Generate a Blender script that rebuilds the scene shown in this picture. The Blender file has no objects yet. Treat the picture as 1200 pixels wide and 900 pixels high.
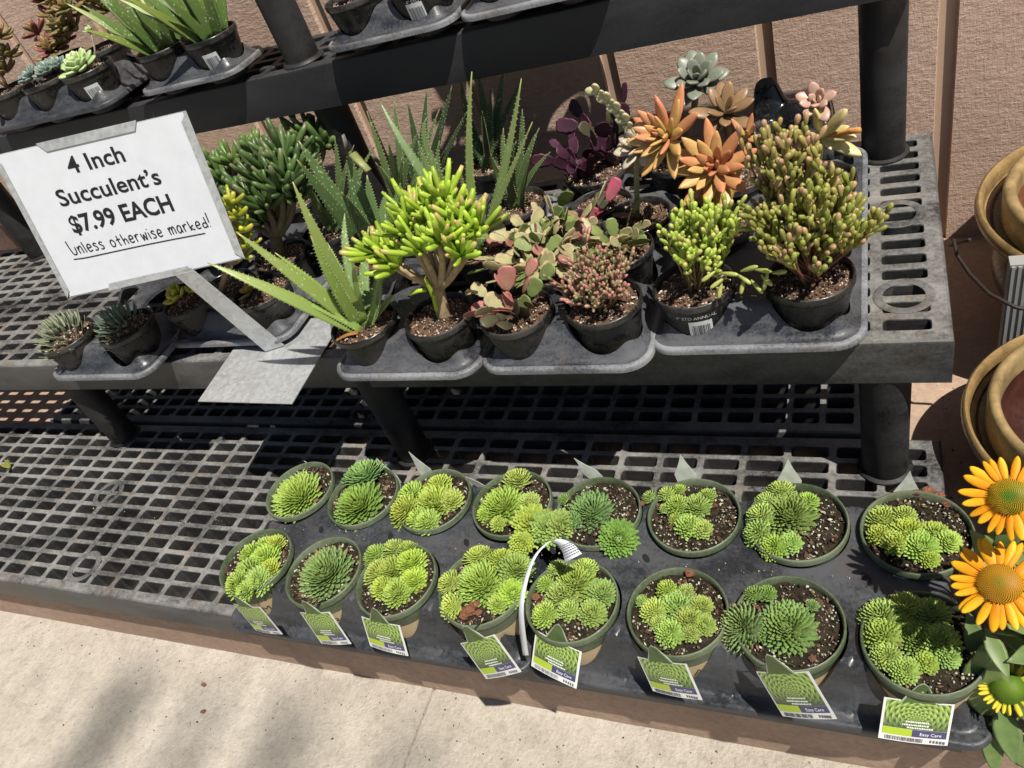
import bpy, math, random
import numpy as np
from mathutils import Matrix, Vector

# ------------------------------------------------------------------ camera, sky, sun
scene = bpy.context.scene
CAM = np.array([0.0, 0.0, 0.885])
FPX = 916.5
RW = np.array([[0.907, 0.298, -0.299], [-0.008, -0.695, -0.719], [-0.422, 0.654, -0.628]])
for _ in range(3):                                     # tidy the three camera axes to unit length
    RW = 0.5 * (RW + np.linalg.inv(RW).T)
cam_data = bpy.data.cameras.new('camera')
cam_data.sensor_width = 36.0
cam_data.lens = 36.0 * FPX / 1200.0
cam_data.clip_start = 0.02
cam_data.clip_end = 200.0
cam = bpy.data.objects.new('camera', cam_data)
scene.collection.objects.link(cam)
M3 = np.stack([RW[0], -RW[1], -RW[2]], 1)
mw = Matrix.Identity(4)
for i in range(3):
    for j in range(3):
        mw[i][j] = M3[i, j]
    mw[i][3] = CAM[i]
cam.matrix_world = mw
scene.camera = cam

SUN = Vector((-0.46, 0.27, -1.0)).normalized()         # direction the sunlight travels
world = bpy.data.worlds.new('World')
scene.world = world
world.use_nodes = True
wn = world.node_tree
sky = wn.nodes.new('ShaderNodeTexSky')
sky.sky_type = 'NISHITA'
sky.sun_disc = False
sky.sun_elevation = math.asin(-SUN.z)
sky.sun_rotation = math.atan2(-SUN.x, -SUN.y)
bg = wn.nodes['Background']
bg.inputs[1].default_value = 0.05
wn.links.new(sky.outputs[0], bg.inputs[0])
sun_data = bpy.data.lights.new('sun', 'SUN')
sun_data.energy = 5.0
sun_data.angle = math.radians(0.5)
sun_data.color = (1.0, 0.95, 0.86)
sun = bpy.data.objects.new('sun', sun_data)
scene.collection.objects.link(sun)
sun.rotation_euler = SUN.to_track_quat('-Z', 'Y').to_euler()
sun.location = (2, -1, 5)
scene.view_settings.view_transform = 'Standard'
scene.view_settings.look = 'None'
scene.view_settings.exposure = 0.40
scene.view_settings.gamma = 1.0

# ------------------------------------------------------------------ helpers
C = scene.collection.objects
rnd = random.Random(7)
UP = np.array([0, 0, 1.0])

def nz(v):
    v = np.asarray(v, float)
    return v / (np.linalg.norm(v) + 1e-12)

def at(u, v, y=None, z=None):
    """a point of the place seen at photo position (u, v), at depth y or height z"""
    d = RW.T @ np.array([u - 600.0, v - 450.0, FPX])
    k = (y - CAM[1]) / d[1] if y is not None else (z - CAM[2]) / d[2]
    return CAM + d * k

def pxm(p):
    """metres per photo pixel at p"""
    return float(RW[2] @ (np.asarray(p) - CAM)) / FPX

def tag(o, label=None, cat=None, group=None, kind=None):
    if label: o['label'] = label
    if cat: o['category'] = cat
    if group: o['group'] = group
    if kind: o['kind'] = kind
    return o

def empty(name, loc, label, cat, group=None):
    o = bpy.data.objects.new(name, None)
    o.empty_display_size = 0.02
    o.location = tuple(loc)
    C.link(o)
    return tag(o, label, cat, group)

def link(name, mesh, parent=None, loc=None, mat4=None):
    o = bpy.data.objects.new(name, mesh)
    C.link(o)
    if parent is not None: o.parent = parent
    if mat4 is not None: o.matrix_local = mat4
    elif loc is not None: o.location = tuple(loc)
    return o

def wloc(o):
    p = np.zeros(3)
    while o is not None:
        p = p + np.array(o.location); o = o.parent
    return p

class MB:
    def __init__(s):
        s.v = []; s.f = []; s.c = []; s.m = []; s.n = 0; s.uv = None
    def add(s, verts, faces, col=(1, 1, 1), mi=0):
        verts = np.asarray(verts, float).reshape(-1, 3)
        col = np.asarray(col, float)
        if col.ndim == 1: col = np.tile(col, (len(verts), 1))
        s.v.append(verts); s.c.append(col)
        o = s.n
        for f in faces:
            s.f.append([i + o for i in f]); s.m.append(mi)
        s.n += len(verts)
    def box(s, lo, hi, col=(1, 1, 1), mi=0, M=None):
        x0, y0, z0 = lo; x1, y1, z1 = hi
        v = np.array([(x0,y0,z0),(x1,y0,z0),(x1,y1,z0),(x0,y1,z0),(x0,y0,z1),(x1,y0,z1),(x1,y1,z1),(x0,y1,z1)], float)
        if M is not None: v = (M[:3,:3] @ v.T).T + M[:3,3]
        s.add(v, [(0,3,2,1),(4,5,6,7),(0,1,5,4),(1,2,6,5),(2,3,7,6),(3,0,4,7)], col, mi)
    def lathe(s, prof, cen, n=40, col=(1, 1, 1), mi=0, a0=0.0, a1=2*math.pi, ax=None):
        full = abs(a1 - a0 - 2*math.pi) < 1e-6
        k = n if full else n + 1
        an = a0 + (a1 - a0) * np.arange(k) / n
        v = np.array([(r*math.cos(a), r*math.sin(a), z) for r, z in prof for a in an])
        if ax is not None: v = (ax @ v.T).T
        v = v + np.asarray(cen, float)
        f = []
        for i in range(len(prof) - 1):
            for j in range(n):
                j2 = (j + 1) % k
                f.append((i*k + j, i*k + j2, (i+1)*k + j2, (i+1)*k + j))
        s.add(v, f, col, mi)
    def sweep(s, pts, wid, thk, up=(0, 0, 1), n=6, col=(1, 1, 1), mi=0, chan=0.0, cols=None):
        pts = np.asarray(pts, float); K = len(pts)
        wid = np.broadcast_to(np.asarray(wid, float), (K,)); thk = np.broadcast_to(np.asarray(thk, float), (K,))
        tg = np.gradient(pts, axis=0)
        V = []
        u0 = nz(up)
        for i in range(K):
            t = nz(tg[i]); sd = np.cross(t, u0)
            if np.linalg.norm(sd) < 1e-3: sd = np.cross(t, (1, 0.2, 0))
            sd = nz(sd); nn = np.cross(sd, t); u0 = nz(nn) * 0.85 + nz(up) * 0.15 if abs(t @ nz(up)) < .98 else nn
            for j in range(n):
                a = 2*math.pi*j/n
                V.append(pts[i] + sd*math.cos(a)*wid[i] + nn*(math.sin(a)*thk[i] + chan*wid[i]*math.cos(a)**2))
        F = []
        for i in range(K-1):
            for j in range(n):
                j2 = (j+1) % n
                F.append((i*n+j, i*n+j2, (i+1)*n+j2, (i+1)*n+j))
        F.append(tuple(reversed(range(n)))); F.append(tuple((K-1)*n + j for j in range(n)))
        if cols is not None: col = np.repeat(np.asarray(cols, float), n, axis=0)
        s.add(V, F, col, mi)
    def mesh(s, name, mats, off=(0, 0, 0), smooth=True, merge=False):
        V = np.concatenate(s.v) - np.asarray(off, float)
        Cc = np.concatenate(s.c)
        me = bpy.data.meshes.new(name)
        me.from_pydata(V.tolist(), [], s.f)
        if not isinstance(mats, (list, tuple)): mats = [mats]
        for m in mats: me.materials.append(m)
        if len(mats) > 1: me.polygons.foreach_set('material_index', s.m)
        ca = me.color_attributes.new('Col', 'FLOAT_COLOR', 'POINT')
        ca.data.foreach_set('color', np.concatenate([Cc, np.ones((len(Cc), 1))], 1).astype(np.float32).ravel())
        if smooth: me.polygons.foreach_set('use_smooth', [True]*len(me.polygons))
        me.update()
        return me
    def build(s, name, mats, parent=None, smooth=True, loc=None, sharp=None):
        off = wloc(parent) if parent is not None else np.zeros(3)
        if loc is not None and parent is None: off = np.asarray(loc, float)
        me = s.mesh(name, mats, off, smooth)
        o = link(name, me, parent, loc=loc if parent is None and loc is not None else None)
        if sharp is not None:
            try: me.set_sharp_from_angle(angle=math.radians(sharp))
            except Exception: pass
        return o

# ------------------------------------------------------------------ materials
def newmat(name):
    m = bpy.data.materials.new(name); m.use_nodes = True
    nt = m.node_tree
    return m, nt, nt.nodes['Principled BSDF']

def noise(nt, scale, detail=4, rough=.6, vec=None, dim='3D'):
    n = nt.nodes.new('ShaderNodeTexNoise'); n.inputs['Scale'].default_value = scale
    n.inputs['Detail'].default_value = detail; n.inputs['Roughness'].default_value = rough
    if vec is not None: nt.links.new(vec, n.inputs['Vector'])
    return n
def ramp(nt, fac, stops):
    r = nt.nodes.new('ShaderNodeValToRGB')
    while len(r.color_ramp.elements) < len(stops): r.color_ramp.elements.new(.5)
    for e, (p, c) in zip(r.color_ramp.elements, stops):
        e.position = p; e.color = (*c, 1) if len(c) == 3 else c
    nt.links.new(fac, r.inputs[0]); return r
def mix(nt, a, b, fac, blend='MIX'):
    n = nt.nodes.new('ShaderNodeMix'); n.data_type = 'RGBA'; n.blend_type = blend
    for sck, val in ((n.inputs[0], fac), (n.inputs[6], a), (n.inputs[7], b)):
        if hasattr(val, 'is_output'): nt.links.new(val, sck)
        elif isinstance(val, (int, float)): sck.default_value = val
        else: sck.default_value = (*val, 1)
    return n.outputs[2]
def bump(nt, bsdf, h, strength, dist=.001, prev=None):
    b = nt.nodes.new('ShaderNodeBump'); b.inputs['Strength'].default_value = strength
    b.inputs['Distance'].default_value = dist
    nt.links.new(h, b.inputs['Height'])
    if prev is not None: nt.links.new(prev, b.inputs['Normal'])
    nt.links.new(b.outputs[0], bsdf.inputs['Normal']); return b.outputs[0]
def objco(nt, scl=(1, 1, 1)):
    t = nt.nodes.new('ShaderNodeNewGeometry')
    mp = nt.nodes.new('ShaderNodeMapping'); mp.inputs['Scale'].default_value = scl
    nt.links.new(t.outputs['Position'], mp.inputs[0]); return mp.outputs[0]

def plastic(name, dark, dust, rough, dust_amt=(.42, .75), scale=30, bumpy=.15, up=False, side=.25):
    """moulded plastic with dry dust and scuffs"""
    m, nt, b = newmat(name)
    co = objco(nt)
    n1 = noise(nt, scale*6, 10, .78, co)
    n2 = noise(nt, 7, 7, .68, objco(nt, (1, 1.6, 3)))
    n2b = ramp(nt, n2.outputs[0], [(.30, (0, 0, 0)), (.70, (1, 1, 1))])
    s = nt.nodes.new('ShaderNodeMath'); s.operation = 'MULTIPLY_ADD'
    nt.links.new(n2b.outputs[0], s.inputs[0]); s.inputs[1].default_value = .6
    nt.links.new(n1.outputs[0], s.inputs[2])
    r = ramp(nt, s.outputs[0], [(dust_amt[0], (0, 0, 0)), (dust_amt[1], (1, 1, 1))])
    fac = r.outputs[0]
    if up:                                             # dust settles on what faces up
        g = nt.nodes.new('ShaderNodeNewGeometry'); sx = nt.nodes.new('ShaderNodeSeparateXYZ')
        nt.links.new(g.outputs['Normal'], sx.inputs[0])
        mr = nt.nodes.new('ShaderNodeMapRange'); mr.inputs[1].default_value = -.2; mr.inputs[2].default_value = .9
        mr.inputs[3].default_value = side; mr.inputs[4].default_value = 1
        nt.links.new(sx.outputs[2], mr.inputs[0])
        mu = nt.nodes.new('ShaderNodeMath'); mu.operation = 'MULTIPLY'
        nt.links.new(fac, mu.inputs[0]); nt.links.new(mr.outputs[0], mu.inputs[1]); fac = mu.outputs[0]
    n3 = noise(nt, 11, 6, .7, objco(nt, (1.4, 1, 1)))
    st = ramp(nt, n3.outputs[0], [(.52, (0, 0, 0)), (.70, (.75,)*3)])
    dcol = mix(nt, dust, tuple(a_*b_ for a_, b_ in zip(dust, (1.0, .80, .62))), st.outputs[0])
    nt.links.new(mix(nt, dark, dcol, fac), b.inputs['Base Color'])
    rr = ramp(nt, fac, [(0, (rough,)*3), (1, (.85,)*3)])
    nt.links.new(rr.outputs[0], b.inputs['Roughness'])
    f = noise(nt, 500, 3, .6, co)
    bump(nt, b, f.outputs[0], bumpy, .0006)
    return m

def vcol(name, rough=.45, var=.25, scale=60, spec=.4, sss=0.0, trans=0.0, bumpy=0, bscale=300):
    m, nt, b = newmat(name)
    a = nt.nodes.new('ShaderNodeVertexColor'); a.layer_name = 'Col'
    n = noise(nt, scale, 3, .6, objco(nt))
    r = ramp(nt, n.outputs[0], [(.25, (1-var,)*3), (.75, (1+var*.6,)*3)])
    col = mix(nt, a.outputs[0], r.outputs[0], 1.0, 'MULTIPLY')
    nt.links.new(col, b.inputs['Base Color'])
    b.inputs['Roughness'].default_value = rough
    b.inputs['Specular IOR Level'].default_value = spec
    if sss:
        b.inputs['Subsurface Weight'].default_value = sss
        b.inputs['Subsurface Scale'].default_value = .004
        b.inputs['Subsurface Radius'].default_value = (.8, 1, .3)
    if bumpy:
        bump(nt, b, noise(nt, bscale, 4, .6, objco(nt)).outputs[0], bumpy, .001)
    if trans:
        t = nt.nodes.new('ShaderNodeBsdfTranslucent'); nt.links.new(col, t.inputs[0])
        mx = nt.nodes.new('ShaderNodeMixShader'); mx.inputs[0].default_value = trans
        out = nt.nodes['Material Output']
        nt.links.new(b.outputs[0], mx.inputs[1]); nt.links.new(t.outputs[0], mx.inputs[2]); nt.links.new(mx.outputs[0], out.inputs[0])
    return m

def plain(name, col, rough=.6, metal=0.0, spec=.5):
    m, nt, b = newmat(name)
    b.inputs['Base Color'].default_value = (*col, 1); b.inputs['Roughness'].default_value = rough
    b.inputs['Metallic'].default_value = metal; b.inputs['Specular IOR Level'].default_value = spec
    n = noise(nt, 40, 4, .6, objco(nt))
    r = ramp(nt, n.outputs[0], [(.3, tuple(c*.95 for c in col)), (.7, tuple(min(1, c*1.03) for c in col))])
    nt.links.new(r.outputs[0], b.inputs['Base Color'])
    return m

M = {}
M['bench'] = plastic('bench_plastic', (.013, .014, .016), (.15, .147, .142), .36, (.5, 1.15), 26, .4, up=True, side=.22)
M['bench_grid'] = plastic('bench_grid_plastic', (.012, .013, .015), (.22, .215, .205), .38, (.48, 1.15), 26, .4, up=True, side=.04)
M['bench_shaded'] = plastic('shaded_bench_plastic', (.0065, .0072, .0095), (.035, .035, .038), .45, (.5, 1.2), 26, .3, up=True)  # darker copy of the bench plastic, shade on the top rail painted in
M['leg'] = plastic('leg_plastic', (.0065, .0065, .0075), (.018, .018, .018), .40, (.6, 1.3), 40, .1)
M['tray'] = plastic('grey_tray', (.020, .022, .027), (.075, .078, .088), .24, (.6, 1.25), 40, .2)
M['traylip'] = plastic('worn_tray_lip', (.042, .045, .052), (.22, .225, .24), .28, (.55, 1.15), 40, .3)
M['tray_dark'] = plastic('dark_tray', (.016, .018, .022), (.055, .058, .065), .24, (.6, 1.3), 30, .08)
M['tray_gloss'] = plastic('gloss_tray', (.008, .008, .009), (.05, .05, .05), .15, (.85, 1.4), 30, .05)
M['pot'] = plastic('black_pot', (.0075, .0075, .0075), (.035, .032, .028), .25, (.72, 1.35), 25, .08)
M['greenpot'] = plastic('green_pot', (.055, .080, .036), (.13, .155, .10), .38, (.6, 1.4), 30, .05)
M['soil'] = vcol('soil', .95, .45, 500, .1, bumpy=.6, bscale=900)
M['semp'] = vcol('rosette_leaf', .5, .18, 90, .35, trans=.30)
M['succ'] = vcol('succulent_leaf', .38, .2, 60, .45, trans=.12)
M['flat'] = vcol('flat_leaf', .45, .25, 70, .4, trans=.25)
M['petal'] = vcol('petal', .5, .15, 80, .3, trans=.3)
M['stem'] = vcol('woody_stem', .75, .35, 120, .2, bumpy=.5)
M['paper'] = plain('white_paper', (.54, .56, .60), .7, 0, .2)
M['card'] = plain('tag_card', (.62, .62, .60), .35, 0, .4)
M['ink'] = plain('black_ink', (.012, .012, .014), .6, 0, .3)
M['greyink'] = plain('faded_print', (.10, .10, .11), .6, 0, .3)
M['lime'] = plain('lime_print', (.34, .46, .025), .35)
M['purple'] = plain('purple_print', (.055, .05, .13), .35)
M['whiteink'] = plain('white_print', (.75, .78, .72), .5)
M['sticker'] = plain('sticker_paper', (.62, .64, .66), .45)
M['kraft'] = plain('kraft_print', (.42, .33, .20), .6, 0, .2)
M['brownink'] = plain('brown_print', (.08, .06, .035), .6, 0, .2)
M['rock'] = plain('concrete_block', (.26, .26, .25), .9)
M['wire'] = plain('rusty_wire', (.03, .022, .017), .6, .3)

def mat_galv():
    m, nt, b = newmat('galvanised_steel')
    v = nt.nodes.new('ShaderNodeTexVoronoi'); v.inputs['Scale'].default_value = 160
    nt.links.new(objco(nt), v.inputs['Vector'])
    n = noise(nt, 25, 6, .7, objco(nt))
    c = mix(nt, v.outputs['Color'], n.outputs[0], .6)
    bw = nt.nodes.new('ShaderNodeRGBToBW'); nt.links.new(c, bw.inputs[0])
    r = ramp(nt, bw.outputs[0], [(.25, (.34, .35, .36)), (.55, (.44, .455, .46)), (.8, (.52, .53, .53))])
    nt.links.new(r.outputs[0], b.inputs['Base Color'])
    b.inputs['Metallic'].default_value = .45
    r2 = ramp(nt, bw.outputs[0], [(.2, (.38,)*3), (.8, (.6,)*3)])
    nt.links.new(r2.outputs[0], b.inputs['Roughness'])
    return m
M['galv'] = mat_galv()

def mat_siding():
    m, nt, b = newmat('rough_sawn_siding')
    co = objco(nt)
    big = noise(nt, 3.0, 5, .6, co)
    saw = noise(nt, 1.0, 6, .75, objco(nt, (60, 60, 200)))
    fib = noise(nt, 1.0, 5, .7, objco(nt, (260, 260, 60)))
    mid = noise(nt, 60, 5, .65, co)
    c = ramp(nt, big.outputs[0], [(.25, (.54, .37, .28)), (.5, (.63, .445, .345)), (.75, (.69, .505, .40))])
    c2 = mix(nt, c.outputs[0], ramp(nt, saw.outputs[0], [(.3, (.68,)*3), (.65, (1.08,)*3)]).outputs[0], .85, 'MULTIPLY')
    nt.links.new(c2, b.inputs['Base Color'])
    b.inputs['Roughness'].default_value = .9; b.inputs['Specular IOR Level'].default_value = .15
    h = mix(nt, mix(nt, saw.outputs[0], fib.outputs[0], .45), mid.outputs[0], .3)
    bump(nt, b, h, 1.0, .007)
    return m
M['siding'] = mat_siding()
M['groove'] = plain('milled_groove', (.50, .36, .26), .9, 0, .15)

def mat_concrete():
    m, nt, b = newmat('sandy_concrete')
    co = objco(nt)
    n1 = noise(nt, 2.2, 5, .6, co); n2 = noise(nt, 75, 9, .75, co); n3 = noise(nt, 160, 5, .7, co)
    v = nt.nodes.new('ShaderNodeTexVoronoi'); v.inputs['Scale'].default_value = 120; nt.links.new(co, v.inputs['Vector'])
    c = ramp(nt, n1.outputs[0], [(.3, (.475, .422, .352)), (.7, (.545, .495, .424))])
    nm = noise(nt, 16, 7, .7, co)
    c = mix(nt, c.outputs[0], ramp(nt, nm.outputs[0], [(.34, (.80, .79, .78)), (.55, (1, 1, 1)), (.72, (1.08, 1.07, 1.05))]).outputs[0], .9, 'MULTIPLY')
    c = mix(nt, c, ramp(nt, n2.outputs[0], [(.30, (.74, .72, .69)), (.50, (1, 1, 1)), (.72, (1.12, 1.12, 1.11))]).outputs[0], .85, 'MULTIPLY')
    peb = ramp(nt, v.outputs['Distance'], [(.08, (1, 1, 1)), (.16, (0, 0, 0))])
    wn_ = nt.nodes.new('ShaderNodeTexWhiteNoise'); nt.links.new(v.outputs['Position'], wn_.inputs['Vector'])
    keep = ramp(nt, wn_.outputs['Value'], [(.82, (0, 0, 0)), (.84, (1, 1, 1))])
    mm = mix(nt, peb.outputs[0], keep.outputs[0], 1.0, 'MULTIPLY')
    c = mix(nt, c, (.20, .16, .12), mm)
    nt.links.new(c, b.inputs['Base Color'])
    b.inputs['Roughness'].default_value = .92; b.inputs['Specular IOR Level'].default_value = .2
    h = mix(nt, n2.outputs[0], n3.outputs[0], .4)
    bump(nt, b, h, 1.0, .009)
    return m
M['concrete'] = mat_concrete()

def mat_ledge():
    m, nt, b = newmat('pink_cast_ledge')
    co = objco(nt)
    n1 = noise(nt, 6, 5, .65, co); n2 = noise(nt, 90, 6, .7, co)
    c = ramp(nt, n1.outputs[0], [(.3, (.30, .20, .145)), (.7, (.42, .30, .22))])
    c = mix(nt, c.outputs[0], ramp(nt, n2.outputs[0], [(.3, (.7,)*3), (.6, (1.05,)*3)]).outputs[0], .8, 'MULTIPLY')
    nt.links.new(c, b.inputs['Base Color']); b.inputs['Roughness'].default_value = .9
    bump(nt, b, n2.outputs[0], .6, .003)
    return m
M['ledge'] = mat_ledge()

def mat_aloe():
    m, nt, b = newmat('aloe_skin')
    a = nt.nodes.new('ShaderNodeVertexColor'); a.layer_name = 'Col'
    v = nt.nodes.new('ShaderNodeTexVoronoi'); v.inputs['Scale'].default_value = 1.0
    nt.links.new(objco(nt, (210, 210, 120)), v.inputs['Vector'])
    sp = ramp(nt, v.outputs['Distance'], [(.16, (1, 1, 1)), (.30, (0, 0, 0))])
    n = noise(nt, 35, 4, .6, objco(nt))
    k = ramp(nt, n.outputs[0], [(.42, (0, 0, 0)), (.58, (1, 1, 1))])
    f = mix(nt, sp.outputs[0], k.outputs[0], 1.0, 'MULTIPLY')
    c = mix(nt, a.outputs[0], (.42, .50, .30), f)
    nt.links.new(c, b.inputs['Base Color'])
    b.inputs['Roughness'].default_value = .38
    t = nt.nodes.new('ShaderNodeBsdfTranslucent'); nt.links.new(c, t.inputs[0])
    mx = nt.nodes.new('ShaderNodeMixShader'); mx.inputs[0].default_value = .12
    nt.links.new(b.outputs[0], mx.inputs[1]); nt.links.new(t.outputs[0], mx.inputs[2]); nt.links.new(mx.outputs[0], nt.nodes['Material Output'].inputs[0])
    return m
M['aloe'] = mat_aloe()

def mat_glaze():
    m, nt, b = newmat('weathered_glaze')
    a = nt.nodes.new('ShaderNodeVertexColor'); a.layer_name = 'Col'
    n = noise(nt, 18, 7, .7, objco(nt)); n2 = noise(nt, 120, 5, .7, objco(nt))
    c = mix(nt, a.outputs[0], ramp(nt, n.outputs[0], [(.3, (.45, .42, .38)), (.7, (1.55, 1.5, 1.3))]).outputs[0], 1.0, 'MULTIPLY')
    nt.links.new(c, b.inputs['Base Color'])
    rr = ramp(nt, n2.outputs[0], [(.3, (.18,)*3), (.7, (.42,)*3)]); nt.links.new(rr.outputs[0], b.inputs['Roughness'])
    bump(nt, b, n2.outputs[0], .25, .002)
    return m
M['glaze'] = mat_glaze()

def mat_picture():
    """the printed rosette picture on a tag"""
    m, nt, b = newmat('tag_picture')
    tc = nt.nodes.new('ShaderNodeTexCoord')
    mp = nt.nodes.new('ShaderNodeMapping'); mp.inputs['Location'].default_value = (0.0, -.006, 0)
    nt.links.new(tc.outputs['Object'], mp.inputs[0])
    def mth(op, a, b=None):
        n = nt.nodes.new('ShaderNodeMath'); n.operation = op
        for k, val in enumerate((a, b)):
            if val is None: continue
            if hasattr(val, 'is_output'): nt.links.new(val, n.inputs[k])
            else: n.inputs[k].default_value = val
        return n.outputs[0]
    s0 = nt.nodes.new('ShaderNodeSeparateXYZ'); nt.links.new(mp.outputs[0], s0.inputs[0])
    wob = noise(nt, 220, 3, .6, mp.outputs[0]).outputs[0]
    rad = mth('SQRT', mth('ADD', mth('MULTIPLY', s0.outputs[0], s0.outputs[0]), mth('MULTIPLY', s0.outputs[1], s0.outputs[1])))
    k = mth('ADD', mth('MULTIPLY', rad, 330.0), mth('MULTIPLY', wob, 1.4))
    ring = mth('FLOOR', k); fr = mth('FRACT', k)
    ang = mth('ARCTAN2', s0.outputs[1], s0.outputs[0])
    leafy = mth('ABSOLUTE', mth('SINE', mth('ADD', mth('MULTIPLY', ang, 5.5), mth('MULTIPLY', ring, 1.57))))
    g = mth('MULTIPLY', mth('ADD', mth('MULTIPLY', leafy, .75), mth('MULTIPLY', fr, .45)), .85)
    c = ramp(nt, g, [(.15, (.02, .05, .010)), (.5, (.12, .21, .035)), (.9, (.36, .46, .13))])
    sx = nt.nodes.new('ShaderNodeSeparateXYZ'); nt.links.new(tc.outputs['Object'], sx.inputs[0])
    mr = nt.nodes.new('ShaderNodeMapRange'); mr.inputs[1].default_value = -.012; mr.inputs[2].default_value = .008
    nt.links.new(sx.outputs[1], mr.inputs[0])
    nt.links.new(mix(nt, (.045, .065, .035), c.outputs[0], mr.outputs[0]), b.inputs['Base Color'])
    b.inputs['Roughness'].default_value = .35
    return m
M['picture'] = mat_picture()

# ------------------------------------------------------------------ the setting
ZG, ZL = -0.325, -0.165                                # pavement level, ledge top
YW = 1.51                                              # face of the siding
g = MB(); jx = (-25, -.7135, -.7115, -.7085, -.7065, 25); jz = (0, 0, -.006, -.007, 0, 0)
g.add([(x, y, ZG + z) for x, z in zip(jx, jz) for y in (-25, 25)], [(2*i, 2*i+2, 2*i+3, 2*i+1) for i in range(5)])
tag(g.build('pavement', M['concrete'], smooth=False), kind='structure')
g = MB()
xs = np.linspace(-4, 2.5, 131)
prof = [(.487, ZG - .02), (.486, ZG + .05), (.486, ZL - .012), (.490, ZL - .003), (.500, ZL), (1.60, ZL)]
rg = np.random.RandomState(3)
V = []
for x in xs:
    for k, (y, z) in enumerate(prof):
        V.append((x, y + (rg.uniform(-.0015, .0015) if k in (1, 2, 3) else 0), z + (rg.uniform(-.001, .001) if k in (3,) else 0)))
K = len(prof); F = [(i*K + k, (i+1)*K + k, (i+1)*K + k + 1, i*K + k + 1) for i in range(len(xs)-1) for k in range(K-1)]
g.add(V, F)
tag(g.build('ledge', M['ledge'], smooth=True, sharp=40), kind='structure')

wall = empty('siding_wall', (0, YW, ZL), 'rough sawn tan board siding wall with vertical grooves behind the shelves', 'wall')
b_ = MB(); b_.box((-4.0, YW + .011, ZL), (2.4, YW + .06, 2.2)); b_.build('groove_backing', M['groove'], wall, smooth=False)
x = 0.116 - 14*0.2955
while x < 2.3:
    p = MB(); a, c_ = x + .0135, x + .2955 - .0135
    p.add([(a+.002, YW, ZL), (c_-.002, YW, ZL), (c_-.002, YW, 2.2), (a+.002, YW, 2.2), (a, YW+.0109, ZL), (c_, YW+.0109, ZL), (c_, YW+.0109, 2.2), (a, YW+.0109, 2.2)],
          [(0, 1, 2, 3), (0, 3, 7, 4), (1, 5, 6, 2), (3, 2, 6, 7)])
    p.build('panel', M['siding'], wall, smooth=False)
    x += .2955

# ------------------------------------------------------------------ benches
def deck(mb, x0, x1, y0, y1, zt, px, py, bar, skip=(), depth=.010, margin=.016, skirt=.065):
    nx = max(1, round((x1 - x0 - 2*margin)/px)); ny = max(1, round((y1 - y0 - 2*margin)/py))
    cx = (x1 - x0 - 2*margin)/nx; cy = (y1 - y0 - 2*margin)/ny
    rr = .0045; hb = bar/2
    for i in range(nx):
        for j in range(ny):
            ox = x0 + margin + i*cx; oy = y0 + margin + j*cy
            ex0 = 0 if i else -margin + .004; ex1 = cx if i < nx-1 else cx + margin - .004
            ey0 = 0 if j else -margin + .004; ey1 = cy if j < ny-1 else cy + margin - .004
            inn = []
            for (qx, qy, a0) in ((cx-hb-rr, cy-hb-rr, 0), (hb+rr, cy-hb-rr, 90), (hb+rr, hb+rr, 180), (cx-hb-rr, hb+rr, 270)):
                for a in (0, 45, 90):
                    t = math.radians(a0 + a); inn.append((qx + rr*math.cos(t), qy + rr*math.sin(t)))
            out = [(ex1, inn[0][1]), (ex1, ey1), (inn[2][0], ey1), (inn[3][0], ey1), (ex0, ey1), (ex0, inn[5][1]),
                   (ex0, inn[6][1]), (ex0, ey0), (inn[8][0], ey0), (inn[9][0], ey0), (ex1, ey0), (ex1, inn[11][1])]
            mid = [((p[0] - cx/2)*.965 + cx/2, (p[1] - cy/2)*.955 + cy/2) for p in inn]
            V = [(ox+p[0], oy+p[1], zt) for p in out] + [(ox+p[0], oy+p[1], zt) for p in inn] + \
                [(ox+p[0], oy+p[1], zt-.0015) for p in mid] + [(ox+p[0], oy+p[1], zt-depth) for p in mid] + \
                [(ox+(p[0]-cx/2)*1.04+cx/2, oy+(p[1]-cy/2)*1.05+cy/2, zt-depth*4.2) for p in mid]
            F = []
            for k in range(12):
                k2 = (k+1) % 12
                F += [(k, k2, 12+k2, 12+k), (12+k, 12+k2, 24+k2, 24+k), (24+k, 24+k2, 36+k2, 36+k), (36+k, 36+k2, 48+k2, 48+k)]
            mb.add(V, F)
    # rounded skirt round the deck
    a = .004
    ring = []
    for dz, ins in ((0, a), (-.0015, .0012), (-a, 0), (-skirt, 0), (-skirt, .004), (-.01, .0045)):
        ring.append([(x0+ins, y0+ins, zt+dz), (x1-ins, y0+ins, zt+dz), (x1-ins, y1-ins, zt+dz), (x0+ins, y1-ins, zt+dz)])
    V = [p for r in ring for p in r]
    F = [(i*4+k, i*4+(k+1) % 4, (i+1)*4+(k+1) % 4, (i+1)*4+k) for i in range(len(ring)-1) for k in range(4)]
    return V, F

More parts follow.
